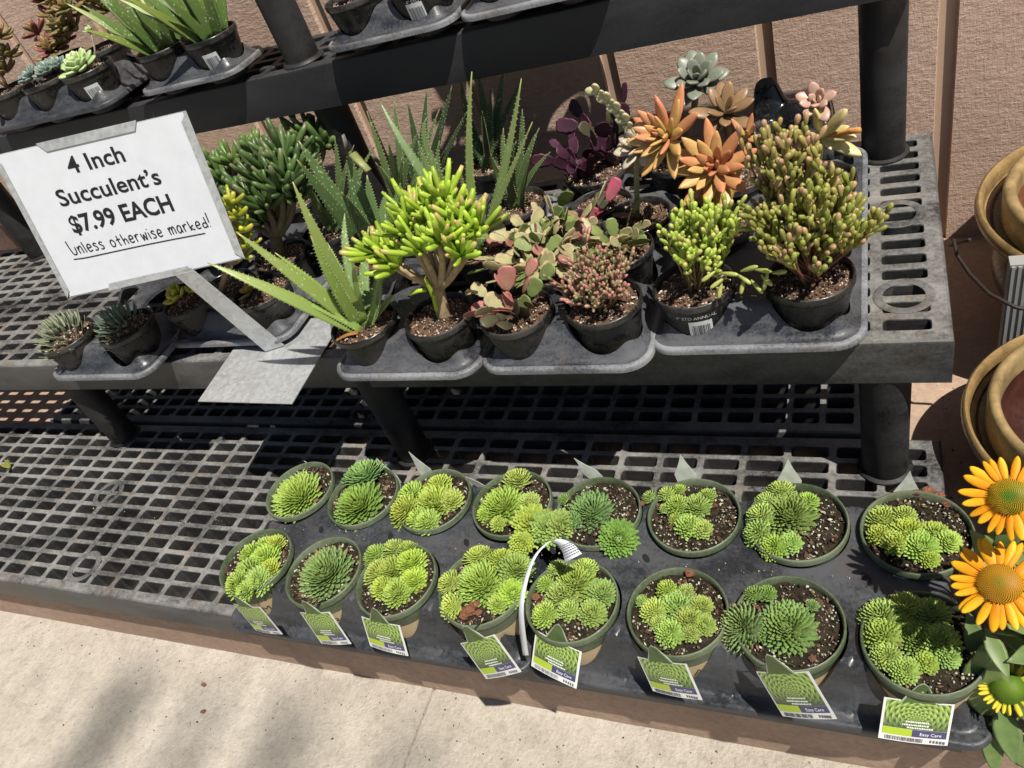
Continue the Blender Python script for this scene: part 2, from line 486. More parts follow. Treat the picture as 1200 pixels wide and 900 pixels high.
def bench(name, label, x0, x1, y0, y1, zt, h, px, py, bar, sockets=(), legs=(), legh=.2, legr=.031, mat='bench'):
    e = empty(name, ((x0+x1)/2, y0, zt - h - (legh if legs else 0)), label, 'display bench', 'black plastic tiered benches')
    mb = MB()
    V, F = deck(mb, x0, x1, y0, y1, zt, px, py, bar, skirt=h)
    mb.build('deck_grid', M['bench_grid' if mat == 'bench' else mat], e, smooth=False)
    s = MB(); s.add(V, F); s.build('skirt', M[mat], e, smooth=True, sharp=35)
    for (sx, sy) in sockets:
        r = MB(); n = 40
        r.lathe([(.0255, zt-.02), (.0255, zt+.0006), (.0262, zt+.0010), (.0363, zt+.0010), (.037, zt+.0006), (.037, zt-.02)], (sx, sy, 0), n)
        r.build('socket_ring', M['bench'], e, sharp=40)
    for (lx, ly) in legs:
        r = MB()
        r.lathe([(legr+.001, zt-h+.03), (legr+.0008, zt-h-.01), (legr, zt-h-legh*.5), (legr*.985, zt-h-legh+.003), (legr*.96, zt-h-legh+.0006)], (lx, ly, 0), 48)
        r.lathe([(legr*.93, zt-h-legh+.0012), (legr+.006, zt-h-legh+.0013), (legr+.0055, zt-h-legh+.0035), (legr*.95, zt-h-legh+.006)], (lx, ly, 0), 48)
        r.build('leg', M['leg'], e, sharp=50)
    return e

Z1, Z2, Z3 = -.105, .17, .514
bench('display_bench', 'lowest black slotted bench holding the houseleek trays, nearest the pavement', -2.55, .088, .459, .903, Z1, .06, .066, .0317, .0095,
      sockets=[(-1.535, .695), (-1.44, .515)])
bench('display_bench', 'low black slotted bench in the shadow right behind the lowest one', -1.97, -.012, .916, 1.36, Z1 - .004, .056, .052, .035, .009)
bench('display_bench', 'middle black slotted shelf carrying the mixed succulents and the price sign', -2.75, .087, .813, 1.338, Z2, .07, .070, .0365, .0135,
      sockets=[(.034, .905), (.030, 1.10)], legs=[(.011, .846), (-.809, .842), (-1.63, .862), (.011, 1.27), (-.83, 1.27), (-1.65, 1.27)], legh=Z2-.07-Z1, legr=.032)
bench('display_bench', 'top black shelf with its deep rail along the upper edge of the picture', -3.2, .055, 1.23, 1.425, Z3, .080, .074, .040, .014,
      legs=[(.014, 1.283), (-.965, 1.275), (-2.10, 1.285)], legh=Z3-.08-Z2, legr=.033, mat='bench_shaded')
e = empty('support_post', (-.975, 1.29, Z3), 'black round post standing on the top shelf between two trays', 'post')
r = MB(); r.lathe([(.033, Z3+.001), (.034, .8), (.034, 1.05)], (-.975, 1.275, 0), 48)
r.lathe([(.030, Z3+.0012), (.041, Z3+.0013), (.040, Z3+.004), (.033, Z3+.007)], (-.975, 1.275, 0), 48)
r.build('tube', M['leg'], e, sharp=50)

# ------------------------------------------------------------------ trays
def sdf_rr(x, y, X0, X1, Y0, Y1, r):
    qx = abs(x - (X0+X1)/2) - (X1-X0)/2 + r; qy = abs(y - (Y0+Y1)/2) - (Y1-Y0)/2 + r
    return math.hypot(max(qx, 0), max(qy, 0)) + min(max(qx, qy), 0) - r
def sstep(a, b, t):
    t = min(1, max(0, (t-a)/(b-a))); return t*t*(3-2*t)

def tray(name, label, xs, ys, out, zlip, ztop, zbot, potr, mat, group, rise=(.006, .045), corner=.03, cups=True, slots=False):
    X0, X1, Y0, Y1 = out
    e = empty(name, ((X0+X1)/2, (Y0+Y1)/2, zbot), label, 'plant tray', group)
    mb = MB()
    def h(x, y):
        return zlip + (ztop - zlip)*sstep(rise[0], rise[1], -sdf_rr(x, y, X0, X1, Y0, Y1, corner))
    bx = [X0] + [(a+b)/2 for a, b in zip(xs, xs[1:])] + [X1]; by = [Y0] + [(a+b)/2 for a, b in zip(ys, ys[1:])] + [Y1]
    NS, KR = 14, 7
    for i, cx in enumerate(xs):
        for j, cy in enumerate(ys):
            x0, x1, y0, y1 = bx[i], bx[i+1], by[j], by[j+1]
            per = [(x0+(x1-x0)*k/NS, y0) for k in range(NS)] + [(x1, y0+(y1-y0)*k/NS) for k in range(NS)] + \
                  [(x1-(x1-x0)*k/NS, y1) for k in range(NS)] + [(x0, y1-(y1-y0)*k/NS) for k in range(NS)]
            V = []; n = len(per)
            inn = []; outp = []
            for (ox, oy) in per:
                d = math.hypot(ox-cx, oy-cy); ux, uy = (ox-cx)/d, (oy-cy)/d
                t = d
                while sdf_rr(cx+ux*t, cy+uy*t, X0, X1, Y0, Y1, corner) > 0 and t > .02: t -= .0005
                outp.append((cx+ux*t, cy+uy*t))
                r = potr(ztop)
                for _ in range(6): r = .5*r + .5*(potr(h(cx+ux*r, cy+uy*r)) + .0025)
                inn.append((cx+ux*min(r, t-.001), cy+uy*min(r, t-.001)))
            for k in range(KR+1):
                f = k/KR
                for a, b in zip(inn, outp):
                    px_, py_ = a[0]+(b[0]-a[0])*f, a[1]+(b[1]-a[1])*f
                    V.append((px_, py_, h(px_, py_)))
            F = [(k*n+q, (k+1)*n+q, (k+1)*n+(q+1) % n, k*n+(q+1) % n) for k in range(KR) for q in range(n)]
            # turned-down edge of the opening and the cup under it
            o = len(V)
            for s in range(n):
                p = V[s]; V.append((p[0]+(cx-p[0])*.02, p[1]+(cy-p[1])*.02, p[2]-.006))
            F += [(q, (q+1) % n, o+(q+1) % n, o+q) for q in range(n)]
            mb.add(V, F)
            if cups:
                rb = potr(zbot) + .003; rl = potr(zlip) + .003
                mb.lathe([(rl, zlip-.001), (rb, zbot+.006), (rb-.006, zbot), (.001, zbot)], (cx, cy, 0), 32)
    # rolled lip
    per = []
    n = 40
    for (qx, qy, a0) in ((X1-corner, Y0+corner, -90), (X1-corner, Y1-corner, 0), (X0+corner, Y1-corner, 90), (X0+corner, Y0+corner, 180)):
        for k in range(9):
            t = math.radians(a0 + 90*k/8); per.append((qx, qy, math.cos(t), math.sin(t)))
    prof = [(-.001, 0), (.003, .0006), (.0055, -.001), (.0065, -.0035), (.0065, -.009), (.005, -.0095)]
    V = [(p[0]+(corner+o)*p[2], p[1]+(corner+o)*p[3], zlip+dz) for o, dz in prof for p in per]; n = len(per)
    F = [(k*n+q, k*n+(q+1) % n, (k+1)*n+(q+1) % n, (k+1)*n+q) for k in range(len(prof)-1) for q in range(n)]
    lp = MB(); lp.add(V, F)
    mb.build('tray_shell', mat, e, sharp=50)
    lp.build('rolled_lip', M['traylip'] if mat is M['tray'] else mat, e, sharp=60)
    if slots:
        for (sx, sy) in slots:
            s = MB(); L = nz((.6, -.8, 0)); Wd = np.array([-L[1], L[0], 0])
            P = [np.array((sx, sy, ztop+.0008)) + L*.008*math.cos(a) + Wd*.0042*math.sin(a) for a in np.linspace(0, 2*math.pi, 16, endpoint=False)]
            s.add(P, [tuple(range(16))]); s.build('drain_slot', M['ink'], e, smooth=False)
    return e

# ------------------------------------------------------------------ pots and soil
R4, H4 = .054, .083
R5, H5 = .0635, .105
def pot_profile(rt, rb, h, lip):
    return [(.001, -h+.003), (rb-.004, -h+.003), (rt-.0035, -.012), (rt-.003, -.001), (rt-.0015, .0006), (rt, 0), (rt+.0006, -.0015), (rt+.0006, -lip),
            (rt-.0012, -lip-.0015), (rt-.0022, -lip-.004), (rb+.002, -h*.35-h*.5), (rb, -h+.004), (rb-.002, -h), (.001, -h)]
def pot_mesh(name, rt, rb, h, lip, mat):
    mb = MB(); mb.lathe(pot_profile(rt, rb, h, lip), (0, 0, 0), 56); me = mb.mesh(name, mat)
    try: me.set_sharp_from_angle(angle=math.radians(50))
    except Exception: pass
    return me
POT4 = pot_mesh('pot', R4, .0385, H4, .009, M['pot'])
POT5 = pot_mesh('pot', R5, .048, H5, .010, M['greenpot'])
def pr4(z): return .0385 + (R4-.0385)*min(1.05, max(0, (z-(ZR4-H4))/H4))
def pr5(z): return .048 + (R5-.048)*min(1.05, max(0, (z+H5)/H5))
ZR4 = .256

def soil_mesh(seed, r, dark, light, bits=210, chip=.0030):
    rs = np.random.RandomState(seed); mb = MB()
    nr, na = 9, 40
    V = [(0, 0, .003)]; Cc = [dark]
    for i in range(1, nr+1):
        for j in range(na):
            rr = r*i/nr; a = 2*math.pi*j/na
            V.append((rr*math.cos(a), rr*math.sin(a), rs.uniform(-.003, .0035) + .004*(1-(i/nr)**2)))
            Cc.append(np.array(dark)*rs.uniform(.6, 1.5))
    F = [(0, 1+j, 1+(j+1) % na) for j in range(na)]
    F += [(1+i*na+j, 1+(i+1)*na+j, 1+(i+1)*na+(j+1) % na, 1+i*na+(j+1) % na) for i in range(nr-1) for j in range(na)]
    mb.add(V, F, np.array(Cc))
    oc = np.array([(1, 0, 0), (-1, 0, 0), (0, 1, 0), (0, -1, 0), (0, 0, 1), (0, 0, -1)], float)
    of = [(0, 2, 4), (2, 1, 4), (1, 3, 4), (3, 0, 4), (2, 0, 5), (1, 2, 5), (3, 1, 5), (0, 3, 5)]
    for k in range(bits):
        rr = r*.97*math.sqrt(rs.rand()); a = rs.uniform(0, 6.283)
        t = rs.rand(); s = chip*rs.uniform(.3, 1.0)
        col = np.array(light)*rs.uniform(.6, 1.1) if t < .38 else (np.array((.14, .095, .06))*rs.uniform(.4, 1.6) if t < .7 else np.array(dark)*rs.uniform(.5, 2.2))
        if rs.rand() < .045: s *= 2.2; col = np.array((.15, .085, .055))*rs.uniform(.6, 1.4)
        q = rs.normal(size=(3, 3)); q, _ = np.linalg.qr(q)
        sc = s*np.array([rs.uniform(.5, 1.6), rs.uniform(.5, 1.1), rs.uniform(.4, .8)])
        mb.add((q @ (oc*sc).T).T + (rr*math.cos(a), rr*math.sin(a), .003 + .004*(1-(rr/r)**2)), of, col)
    return mb.mesh('soil', M['soil'], smooth=False)
SOIL4 = [soil_mesh(s, R4-.004, (.105, .066, .045), (.66, .52, .42), 420, .0026) for s in range(4)]
SOIL5 = [soil_mesh(10+s, R5-.004, (.028, .022, .015), (.55, .53, .40), 620, .0026) for s in range(5)]
_soil = [0]

def potted(name, label, cat, c, kind=4, group=None, soil=True, depth=.012, rot=None):
    """an Empty at the foot of the pot, with the pot and its soil as parts; c = rim centre"""
    h = H4 if kind == 4 else H5
    e = empty(name, (c[0], c[1], c[2]-h), label, cat, group)
    p = link('pot', POT4 if kind == 4 else POT5, e, (0, 0, h)); rnd.uniform(0, 6.28)
    s = link('soil', rnd.choice(SOIL4 if kind == 4 else SOIL5), e, (0, 0, h-depth)); s.rotation_euler.z = rnd.uniform(0, 6.28)
    return e

def pot_of(e):
    return next(c for c in e.children if c.name.split('.')[0] == 'pot')

def wrap_point(e, rf, ang, s, z):
    """point on a pot wall: s metres round from angle ang, z below the rim"""
    r = rf(z); a = ang + s/r
    return np.array([r*math.cos(a), r*math.sin(a), z])

def text_verts(body, size, bold=0.0, align='CENTER', shear=0.0):
    cu = bpy.data.curves.new('lettering', 'FONT'); cu.body = body; cu.size = size; cu.offset = bold
    cu.align_x = align; cu.shear = shear; cu.resolution_u = 3
    o = bpy.data.objects.new('lettering', cu); C.link(o)
    dg = bpy.context.evaluated_depsgraph_get()
    me = o.evaluated_get(dg).to_mesh()
    V = np.array([v.co[:] for v in me.vertices]); F = [tuple(p.vertices) for p in me.polygons]
    o.evaluated_get(dg).to_mesh_clear(); bpy.data.objects.remove(o); bpy.data.curves.remove(cu)
    return V, F

def wrapped(e, h, rf, ang, s0, s1, z0, z1, name, mat, off, n=10, parent=None):
    mb = MB(); V = []
    for k in range(n+1):
        for z in (z0, z1):
            p = wrap_point(e, lambda q: rf(q)+off, ang, s0+(s1-s0)*k/n, z); V.append(p + (0, 0, h))
    mb.add(np.array(V) - (0, 0, h), [(2*k, 2*k+2, 2*k+3, 2*k+1) for k in range(n)])
    return link(name, mb.mesh(name, mat), pot_of(e))

def wrapped_text(e, h, rf, ang, z, body, size, mat, off, parent=None):
    V, F = text_verts(body, size)
    P = [wrap_point(e, lambda q: rf(q)+off, ang, v[0], z+v[1]) + (0, 0, h) for v in V]
    mb = MB(); mb.add(np.array(P) - (0, 0, h), F); return link('lettering', mb.mesh('lettering', mat, smooth=False), pot_of(e))

def rl4(z): return .0385 + (R4-.0022-.0385)*(z+H4)/(H4-.0105)
def rl5(z): return .048 + (R5-.0022-.048)*(z+H5)/(H5-.012)
def barcode_sticker(e, ang, z0, z1, w, seed):
    h = H4
    wrapped(e, h, rl4, ang, -w/2, w/2, z0, z1, 'sticker', M['sticker'], .0007)
    mb = MB(); rs = random.Random(seed); s = -w/2 + w*.12
    while s < w/2 - w*.12:
        t = rs.choice((.0006, .0009, .0014)); V = [wrap_point(e, lambda q: rl4(q)+.0011, ang, q, z) + (0, 0, h) for q, z in ((s, z0+.005), (s+t, z0+.005), (s+t, z1-.007), (s, z1-.007))]
        mb.add(np.array(V) - (0, 0, h), [(0, 1, 2, 3)]); s += t + rs.choice((.0006, .001, .0013))
    link('barcode', mb.mesh('barcode', M['greyink'], smooth=False), pot_of(e))

# ------------------------------------------------------------------ rosettes
def rosette(mb, c, R, N, ci, co, rs, axis=(0, 0, 1), dome=.55, wide=1.0, tip=None, pointy=.55, thick=.14, flat=8, curl=.16):
    ax = nz(axis); xx = nz(np.cross(ax, (0.31, 1, .1))); yy = np.cross(ax, xx)
    B = np.stack([xx, yy, ax], 1)
    ts = np.array([0, .38, .62, .82, .94, 1.0]); ws = np.array([.7, 1.0, .95, .62, .25, .02]) if pointy > .5 else np.array([.6, 1.0, .8, .45, .2, .02])
    th0 = rs.uniform(0, 6.28)
    core = [(R*.72*math.sin(t), R*(dome*.50*math.cos(t)) - R*.10) for t in np.linspace(.02, 1.57, 6)]
    if pointy > .5: mb.lathe(core, c, 20, (np.array(ci)*.5 + np.array(co)*.5)*.7, ax=B)
    for i in range(N):
        q = (i + .6)/N; th = th0 + i*2.399963 + rs.uniform(-.06, .06)
        rho = R*(.05 + .95*q**.58)*rs.uniform(.96, 1.04)
        phi = math.radians(84 - (84-flat)*q**.5 + rs.uniform(-5, 5))
        L = R*(.20 + .34*q**.5)
        w = R*wide*(.045 + .105*q**.5)*(10.5/math.sqrt(N))*rs.uniform(.93, 1.07)
        d = np.array([math.cos(phi), 0, math.sin(phi)]); nn = np.array([-math.sin(phi), 0, math.cos(phi)])
        ztip = R*dome*(1 - q**1.25) + R*.06*(1 + rs.uniform(-.5, .5))
        tp = np.array([rho, 0, ztip])
        V = []; Cc = []
        cc = np.array(ci)*(1-q**.7) + np.array(co)*q**.7
        cc = cc*rs.uniform(.82, 1.16)
        if q > .9 and rs.rand() < .10: cc = np.array((.30, .20, .10))*rs.uniform(.6, 1.2)
        for t, wv in zip(ts, ws):
            p = tp - d*L*(1-t) + nn*(curl*L*t*t - curl*L)*.8
            k = w*wv; tk = w*thick*2.2*(1 - .55*t)
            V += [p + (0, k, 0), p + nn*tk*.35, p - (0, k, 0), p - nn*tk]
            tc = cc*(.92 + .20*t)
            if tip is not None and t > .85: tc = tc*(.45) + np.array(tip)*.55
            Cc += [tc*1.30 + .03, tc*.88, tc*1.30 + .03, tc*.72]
        V = np.array(V); ca, sa = math.cos(th), math.sin(th)
        V = V @ np.array([[ca, sa, 0], [-sa, ca, 0], [0, 0, 1]])
        V = (B @ V.T).T + c
        F = []
        for s in range(len(ts)-1):
            for k in range(4): F.append((s*4+k, s*4+(k+1) % 4, s*4+4+(k+1) % 4, s*4+4+k))
        mb.add(V, F, np.array(Cc))

YG = (.50, .60, .10); YGo = (.36, .48, .085)           # yellow-green houseleeks
MG = (.32, .46, .09); MGo = (.19, .31, .075)            # mid green
DG = (.30, .43, .09); DGo = (.19, .31, .08)          # darker green
XF = [-.922 + .1372*k for k in range(8)]; XF = [x*1.0 for x in XF]
YF, YB = .508, .657
PX = .1372
xcol = [-.922 + PX*k for k in range(8)]
houseleeks = [
 # (row, column, label, colour, rosettes as (u, v, radius in photo px), band letters)
 ('b', 0, 'houseleek pot with one big lime rosette, far left of the back row', 'y', [(340, 571, 31)], ''),
 ('b', 1, 'houseleek pot with two mid green rosettes, one behind the other, second in the back row', 'g', [(413, 582, 30), (420, 549, 26)], ''),
 ('b', 2, 'houseleek pot with a lime rosette ringed by offsets, third in the back row', 'y', [(503, 580, 26), (470, 592, 18), (497, 606, 14), (526, 581, 13), (478, 574, 16), (486, 603, 12), (511, 564, 14)], ''),
 ('b', 3, 'houseleek pot whose lime offsets spill over the rim, fourth in the back row', 'y', [(583, 584, 27), (603, 557, 15), (620, 608, 24), (640, 612, 19), (655, 610, 17), (609, 632, 13), (582, 610, 9), (618, 584, 12), (566, 598, 9)], ''),
 ('b', 4, 'houseleek pot with a green rosette and one offset hanging outside the rim', 'g', [(688, 589, 27), (722, 624, 23), (659, 582, 8), (668, 607, 11)], ''),
 ('b', 5, 'houseleek pot with a loose cluster of tiny rosettes, sixth in the back row', 'm', [(759, 577, 9), (780, 575, 10), (792, 588, 13), (815, 588, 15), (805, 612, 14), (822, 616, 11), (778, 593, 6), (790, 605, 7), (795, 571, 8), (828, 577, 9)], ''),
 ('b', 6, 'houseleek pot with one large rosette above a fringe of offsets, seventh in the back row', 'm', [(924, 592, 30), (891, 600, 16), (887, 620, 15), (905, 636, 14), (926, 632, 12), (946, 584, 12), (913, 570, 15), (897, 582, 13)], ''),
 ('b', 7, 'houseleek pot with a lime cluster and bark, right end of the back row', 'y', [(1034, 600, 16), (1064, 618, 18), (1080, 634, 18), (1050, 631, 14), (1096, 620, 14), (1030, 622, 12), (1090, 651, 10), (1112, 630, 13), (1060, 600, 12)], ''),
 ('f', 0, 'houseleek pot packed with lime offsets, far left of the front row', 'y', [(287, 664, 19), (305, 649, 17), (318, 634, 12), (275, 680, 15), (298, 676, 15), (290, 645, 13), (312, 662, 12), (284, 689, 11), (307, 634, 10)], 'MG'),
 ('f', 1, 'houseleek pot with a single dark green rosette, second in the front row', 'd', [(374, 662, 33)], 'IRC'),
 ('f', 2, 'houseleek pot with a yellow green mound of rosettes, third in the front row', 'y', [(456, 662, 23), (478, 655, 17), (440, 666, 17), (462, 689, 16), (481, 675, 15), (437, 646, 14), (458, 640, 14), (445, 684, 13), (474, 640, 11)], ''),
 ('f', 3, 'houseleek pot with a big lime rosette beside red bark, fourth in the front row', 'y', [(558, 673, 31), (601, 661, 19), (598, 690, 15), (524, 679, 14), (526, 706, 14), (581, 704, 11), (585, 652, 15), (556, 646, 15), (596, 676, 12)], 'VI'),
 ('f', 4, 'houseleek pot beside the curled white paper label, fifth in the front row', 'm', [(657, 692, 20), (672, 677, 21), (703, 690, 16), (692, 714, 15), (636, 716, 14), (637, 680, 11), (650, 662, 11), (684, 662, 14), (664, 711, 12)], ''),
 ('f', 5, 'houseleek pot with a dozen small green rosettes, sixth in the front row', 'm', [(790, 703, 19), (764, 711, 14), (806, 722, 15), (821, 706, 12), (783, 737, 15), (824, 728, 12), (780, 687, 11), (751, 701, 7), (803, 690, 9), (770, 727, 9), (808, 738, 10)], 'A'),
 ('f', 6, 'houseleek pot with two large dark rosettes, one leaning out to the left', 'd', [(866, 726, 29), (922, 727, 32), (882, 693, 11), (898, 692, 10), (952, 707, 7), (892, 735, 12)], ''),
 ('f', 7, 'houseleek pot crowded with lime rosettes, half in shade, right end of the front row', 'm', [(1076, 742, 27), (1031, 715, 20), (1035, 739, 19), (1102, 746, 20), (1062, 706, 17), (1060, 781, 15), (1112, 765, 13), (1092, 714, 19), (1038, 764, 15), (1055, 725, 15), (1086, 772, 12)], 'A'),
]
cols = {'y': (YG, YGo), 'g': (MG, MGo), 'm': ((.46, .57, .10), (.31, .43, .08)), 'd': (DG, DGo)}
for k, (row, ci, lab, ck, ros, letters) in enumerate(houseleeks):
    cx = xcol[ci] + (.004*math.sin(k*3.1)); cy = (YB if row == 'b' else YF) + .003*math.cos(k*2.3)
    if ci >= 4: cx += .004
    e = potted('potted_houseleek', lab, 'potted plant', (cx, cy, .0), 5, 'houseleeks in green pots', depth=.011)
    wrapped(e, H5, rl5, -math.pi/2, -.105, .11, -.078, -.036, 'paper_band', M['kraft'], .0006, n=36)
    if letters: wrapped_text(e, H5, rl5, -math.pi/2 + (.55 if ci < 5 else .5), -.066, letters, .024, M['brownink'], .0011)
    rs = np.random.RandomState(100+k)
    for q, (u, v, rpx) in enumerate(ros):
        p0 = at(u, v, z=.010)
        R = rpx*pxm(p0)*(1.16 if rpx > 22 else 1.34)
        p0 = at(u, v, z=.000 + R*.42); p0[2] = -.006 + (.004 if q else 0)
        dr = np.array([p0[0]-cx, p0[1]-cy]); dl = np.linalg.norm(dr)
        lean = .28 if dl < .045 else .55
        axis = (dr[0]/.06*lean, dr[1]/.06*lean - .12, 1)
        a, b = cols[ck]
        j = rs.uniform(.84, 1.12)*np.array([rs.uniform(.86, 1.06), 1, rs.uniform(.8, 1.5)])
        if rpx < 18 and ck != 'd': a = np.array(a)*1.06
        if ck == 'g' and q == 0 and k == 4: a, b = DG, MGo
        if ck == 'm' and q == 0 and rpx > 25: a, b = (.33, .46, .09), (.22, .34, .075)
        mb = MB()
        N = int(np.clip(rpx*rs.uniform(5.4, 7.0), 60, 210))
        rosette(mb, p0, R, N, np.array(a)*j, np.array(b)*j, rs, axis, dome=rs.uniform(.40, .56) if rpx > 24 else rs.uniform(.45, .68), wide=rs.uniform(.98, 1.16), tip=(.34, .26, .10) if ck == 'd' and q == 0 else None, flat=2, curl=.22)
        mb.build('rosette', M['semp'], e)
    if k in (11, 7, 12, 5, 13):
        for (u, v, rr_) in {11: [(548, 716, 9), (556, 708, 7), (543, 722, 6), (560, 718, 5)], 7: [(1088, 575, 8), (1100, 580, 7), (1075, 577, 6), (1110, 590, 6)], 12: [(628, 700, 6), (632, 708, 4)], 5: [(752, 590, 4), (838, 592, 4)], 13: [(808, 671, 7), (760, 676, 4)]}[k]:
            p0 = at(u, v, z=-.004); r_ = rr_*pxm(p0); mb = MB(); n1, n2 = 7, 10; V = [p0 + (0, 0, r_*.6)]
            for i in range(1, n1):
                for j in range(n2):
                    f = rs.uniform(.72, 1.15); V.append(p0 + np.array([math.sin(math.pi*i/n1)*math.cos(6.283*j/n2)*r_*f, math.sin(math.pi*i/n1)*math.sin(6.283*j/n2)*r_*f*.8, math.cos(math.pi*i/n1)*r_*.6*f]))
            F = [(0, 1+j, 1+(j+1) % n2) for j in range(n2)] + [(1+i*n2+j, 1+(i+1)*n2+j, 1+(i+1)*n2+(j+1) % n2, 1+i*n2+(j+1) % n2) for i in range(n1-2) for j in range(n2)]
            mb.add(V, F, np.array((.17, .075, .045))*rs.uniform(.7, 1.3)); mb.build('bark_chip', M['soil'], e, smooth=False)
for t in range(2):
    xs_ = [x + (.004 if t else 0) for x in xcol[4*t:4*t+4]]
    tray('carry_tray', ['left black carry tray holding eight houseleek pots', 'right black carry tray holding eight houseleek pots'][t],
         xs_, [YF, YB], (xs_[0]-.0665, xs_[-1]+.0665, .438, YB+.074), -.086, -.013, Z1+.0005 , pr5, M['tray_dark'], 'black carry trays', rise=(.010, .036), corner=.022,
         cups=False, slots=[(x-.055, (YF+YB)/2 + dy) for x in xs_[0:] for dy in (.006,)])

# ------------------------------------------------------------------ plant tags
tags = [((-.850, .412, .000), (.966, -.10, .237), (-.22, .16, .962)), ((-.721, .412, .004), (.951, -.049, .305), (-.282, .267, .922)),
        ((-.638, .425, -.021), (.993, -.104, .054), (-.013, .361, .932)), ((-.454, .407, .003), (.871, .024, .491), (-.469, .341, .815)),
        ((-.381, .433, -.030), (.96, -.275, -.048), (.201, .561, .803)), ((-.227, .424, -.015), (.927, -.173, .334), (-.261, .341, .903)),
        ((-.082, .416, .008), (.823, -.153, .546), (-.447, .417, .791)), ((.036, .432, -.047), (.965, .147, -.216), (.121, .48, .869))]
ordn = ['first', 'second', 'third', 'fourth', 'fifth', 'sixth', 'seventh', 'eighth']
rt = random.Random(4)
EASY = text_verts('Easy Care', .0056, align='CENTER')
for k, (c, X, U) in enumerate(tags):
    c = np.array(c); X = nz(X); U = nz(np.array(U) - X*(np.array(U) @ X)); Nn = np.cross(X, U)
    w, h = .0355, .0265 if k in (2, 4, 5, 7) else .030
    c = c + U*.002
    e = empty('plant_tag', c, 'printed picture tag hanging on the %s front-row houseleek pot from the left' % ordn[k], 'plant tag', 'printed tags on the front pots')
    mat4 = Matrix.Identity(4)
    for i in range(3): mat4[i][0] = X[i]; mat4[i][1] = U[i]; mat4[i][2] = Nn[i]
    e.matrix_world = Matrix.Translation(tuple(c)) @ mat4
    def part(name, verts, faces, mat, z=0):
        mb = MB(); mb.add(verts, faces); me = mb.mesh(name, mat, smooth=False); return link(name, me, card)
    def quad(x0, x1, y0, y1, z): return [(x0, y0, z), (x1, y0, z), (x1, y1, z), (x0, y1, z)]
    bend = lambda x_, y_: .0025*math.cos(x_/w*1.4)
    mb = MB(); NX = 10
    for zz, flip in ((0, False), (-.0006, True)):
        V = [(-w+2*w*i/NX, yy, zz+bend(-w+2*w*i/NX, yy)) for i in range(NX+1) for yy in (-h, h)]
        F = [(2*i, 2*i+2, 2*i+3, 2*i+1) for i in range(NX)]
        if flip: F = [tuple(reversed(f)) for f in F]
        mb.add(V, F)
    card = link('card', mb.mesh('card', M['card']), e)
    def sheet(name, x0, x1, y0, y1, z, mat):
        mb = MB(); V = [(x0+(x1-x0)*i/NX, yy, z+bend(x0+(x1-x0)*i/NX, yy)) for i in range(NX+1) for yy in (y0, y1)]
        mb.add(V, [(2*i, 2*i+2, 2*i+3, 2*i+1) for i in range(NX)]); return link(name, mb.mesh(name, mat), card)
    sheet('picture', -w+.0028, w-.0028, -h+.0175, h-.001, .0004, M['picture'])
    sheet('lime_block', -w+.0028, -.003, -h+.0082, -h+.0172, .0004, M['lime'])
    sheet('purple_block', -.0027, w-.0028, -h+.0082, -h+.0172, .0004, M['purple'])
    V, F = EASY
    part('lettering', [(v[0]+.016, v[1]-h+.0108, .0008+bend(v[0]+.016, 0)) for v in V], F, M['whiteink'])
    mb = MB(); s = -w+.006
    while s < w*.25:
        t_ = rt.choice((.0004, .0007, .0011)); mb.add(quad(s, s+t_, -h+.0015, -h+.0065, .0005+bend(s, 0)), [(0, 1, 2, 3)]); s += t_ + rt.choice((.0005, .0008))
    for q in range(5): mb.add(quad(w*.45+q*.0034, w*.45+q*.0034+.0022, -h+.002, -h+.0055, .0005+bend(w*.6, 0)), [(0, 1, 2, 3)])
    link('barcode', mb.mesh('barcode', M['greyink'], smooth=False), card)
    mb = MB()
    for ln, (yy, x0, x1) in enumerate(((-h+.0275, -.011, .013), (-h+.0235, -.014, .012), (-h+.0200, -.009, .016))):
        s = x0
        while s < x1:
            t_ = rt.uniform(.0008, .002); mb.add(quad(s, s+t_, yy-.0009, yy+.0009, .0009+bend(s, 0)), [(0, 1, 2, 3)]); s += t_ + .0006
    link('small_print', mb.mesh('small_print', M['whiteink'], smooth=False), card)
    # the pointed stake that runs back over the rim into the soil
    pot = np.array([xcol[k] + (.004 if k >= 4 else 0), YF, 0])
    tipw = pot + nz(np.array([c[0]-pot[0], c[1]-pot[1], 0]))*.050 + (0, 0, -.008)
    inv = e.matrix_world.inverted(); tl = np.array(inv @ Vector(tuple(tipw)))
    ah = .027
    def tri(name, k_, z_, mat, col):
        pts = [(-.019*k_, h-.001), (.019*k_, h-.001), (.014*k_, h+ah*.30), (.006*k_, h+ah*.80), (.0, h+ah*(.4+.6*k_)), (-.006*k_, h+ah*.80), (-.014*k_, h+ah*.30)]
        V = [(a_, b_, z_ + .0025 + 5.0*(b_-h)**2) for a_, b_ in pts]; V += [(a_, b_, c_-.0004) for a_, b_, c_ in V]
        mb = MB(); mb.add(V, [tuple(range(7)), tuple(reversed(range(7, 14)))] + [(i, 7+i, 7+(i+1) % 7, (i+1) % 7) for i in range(7)], col); link(name, mb.mesh(name, mat, smooth=False), e)
    tri('pointed_top', 1.0, 0.0, M['flat'], (.42, .46, .36)); tri('pointed_print', .86, .0006, M['flat'], (.10, .15, .05))
    V = [(-.004, h+ah*.8, .004), (.004, h+ah*.8, .004), tuple(tl + (-.002, 0, 0)), tuple(tl + (.002, 0, 0))]; V += [(x_, y_, z_-.0006) for x_, y_, z_ in V]
    mb = MB(); mb.add(V, [(0, 1, 3, 2), (4, 6, 7, 5), (0, 2, 6, 4), (1, 5, 7, 3)], (.17, .24, .10))
    link('stake', mb.mesh('stake', M['flat'], smooth=False), e)

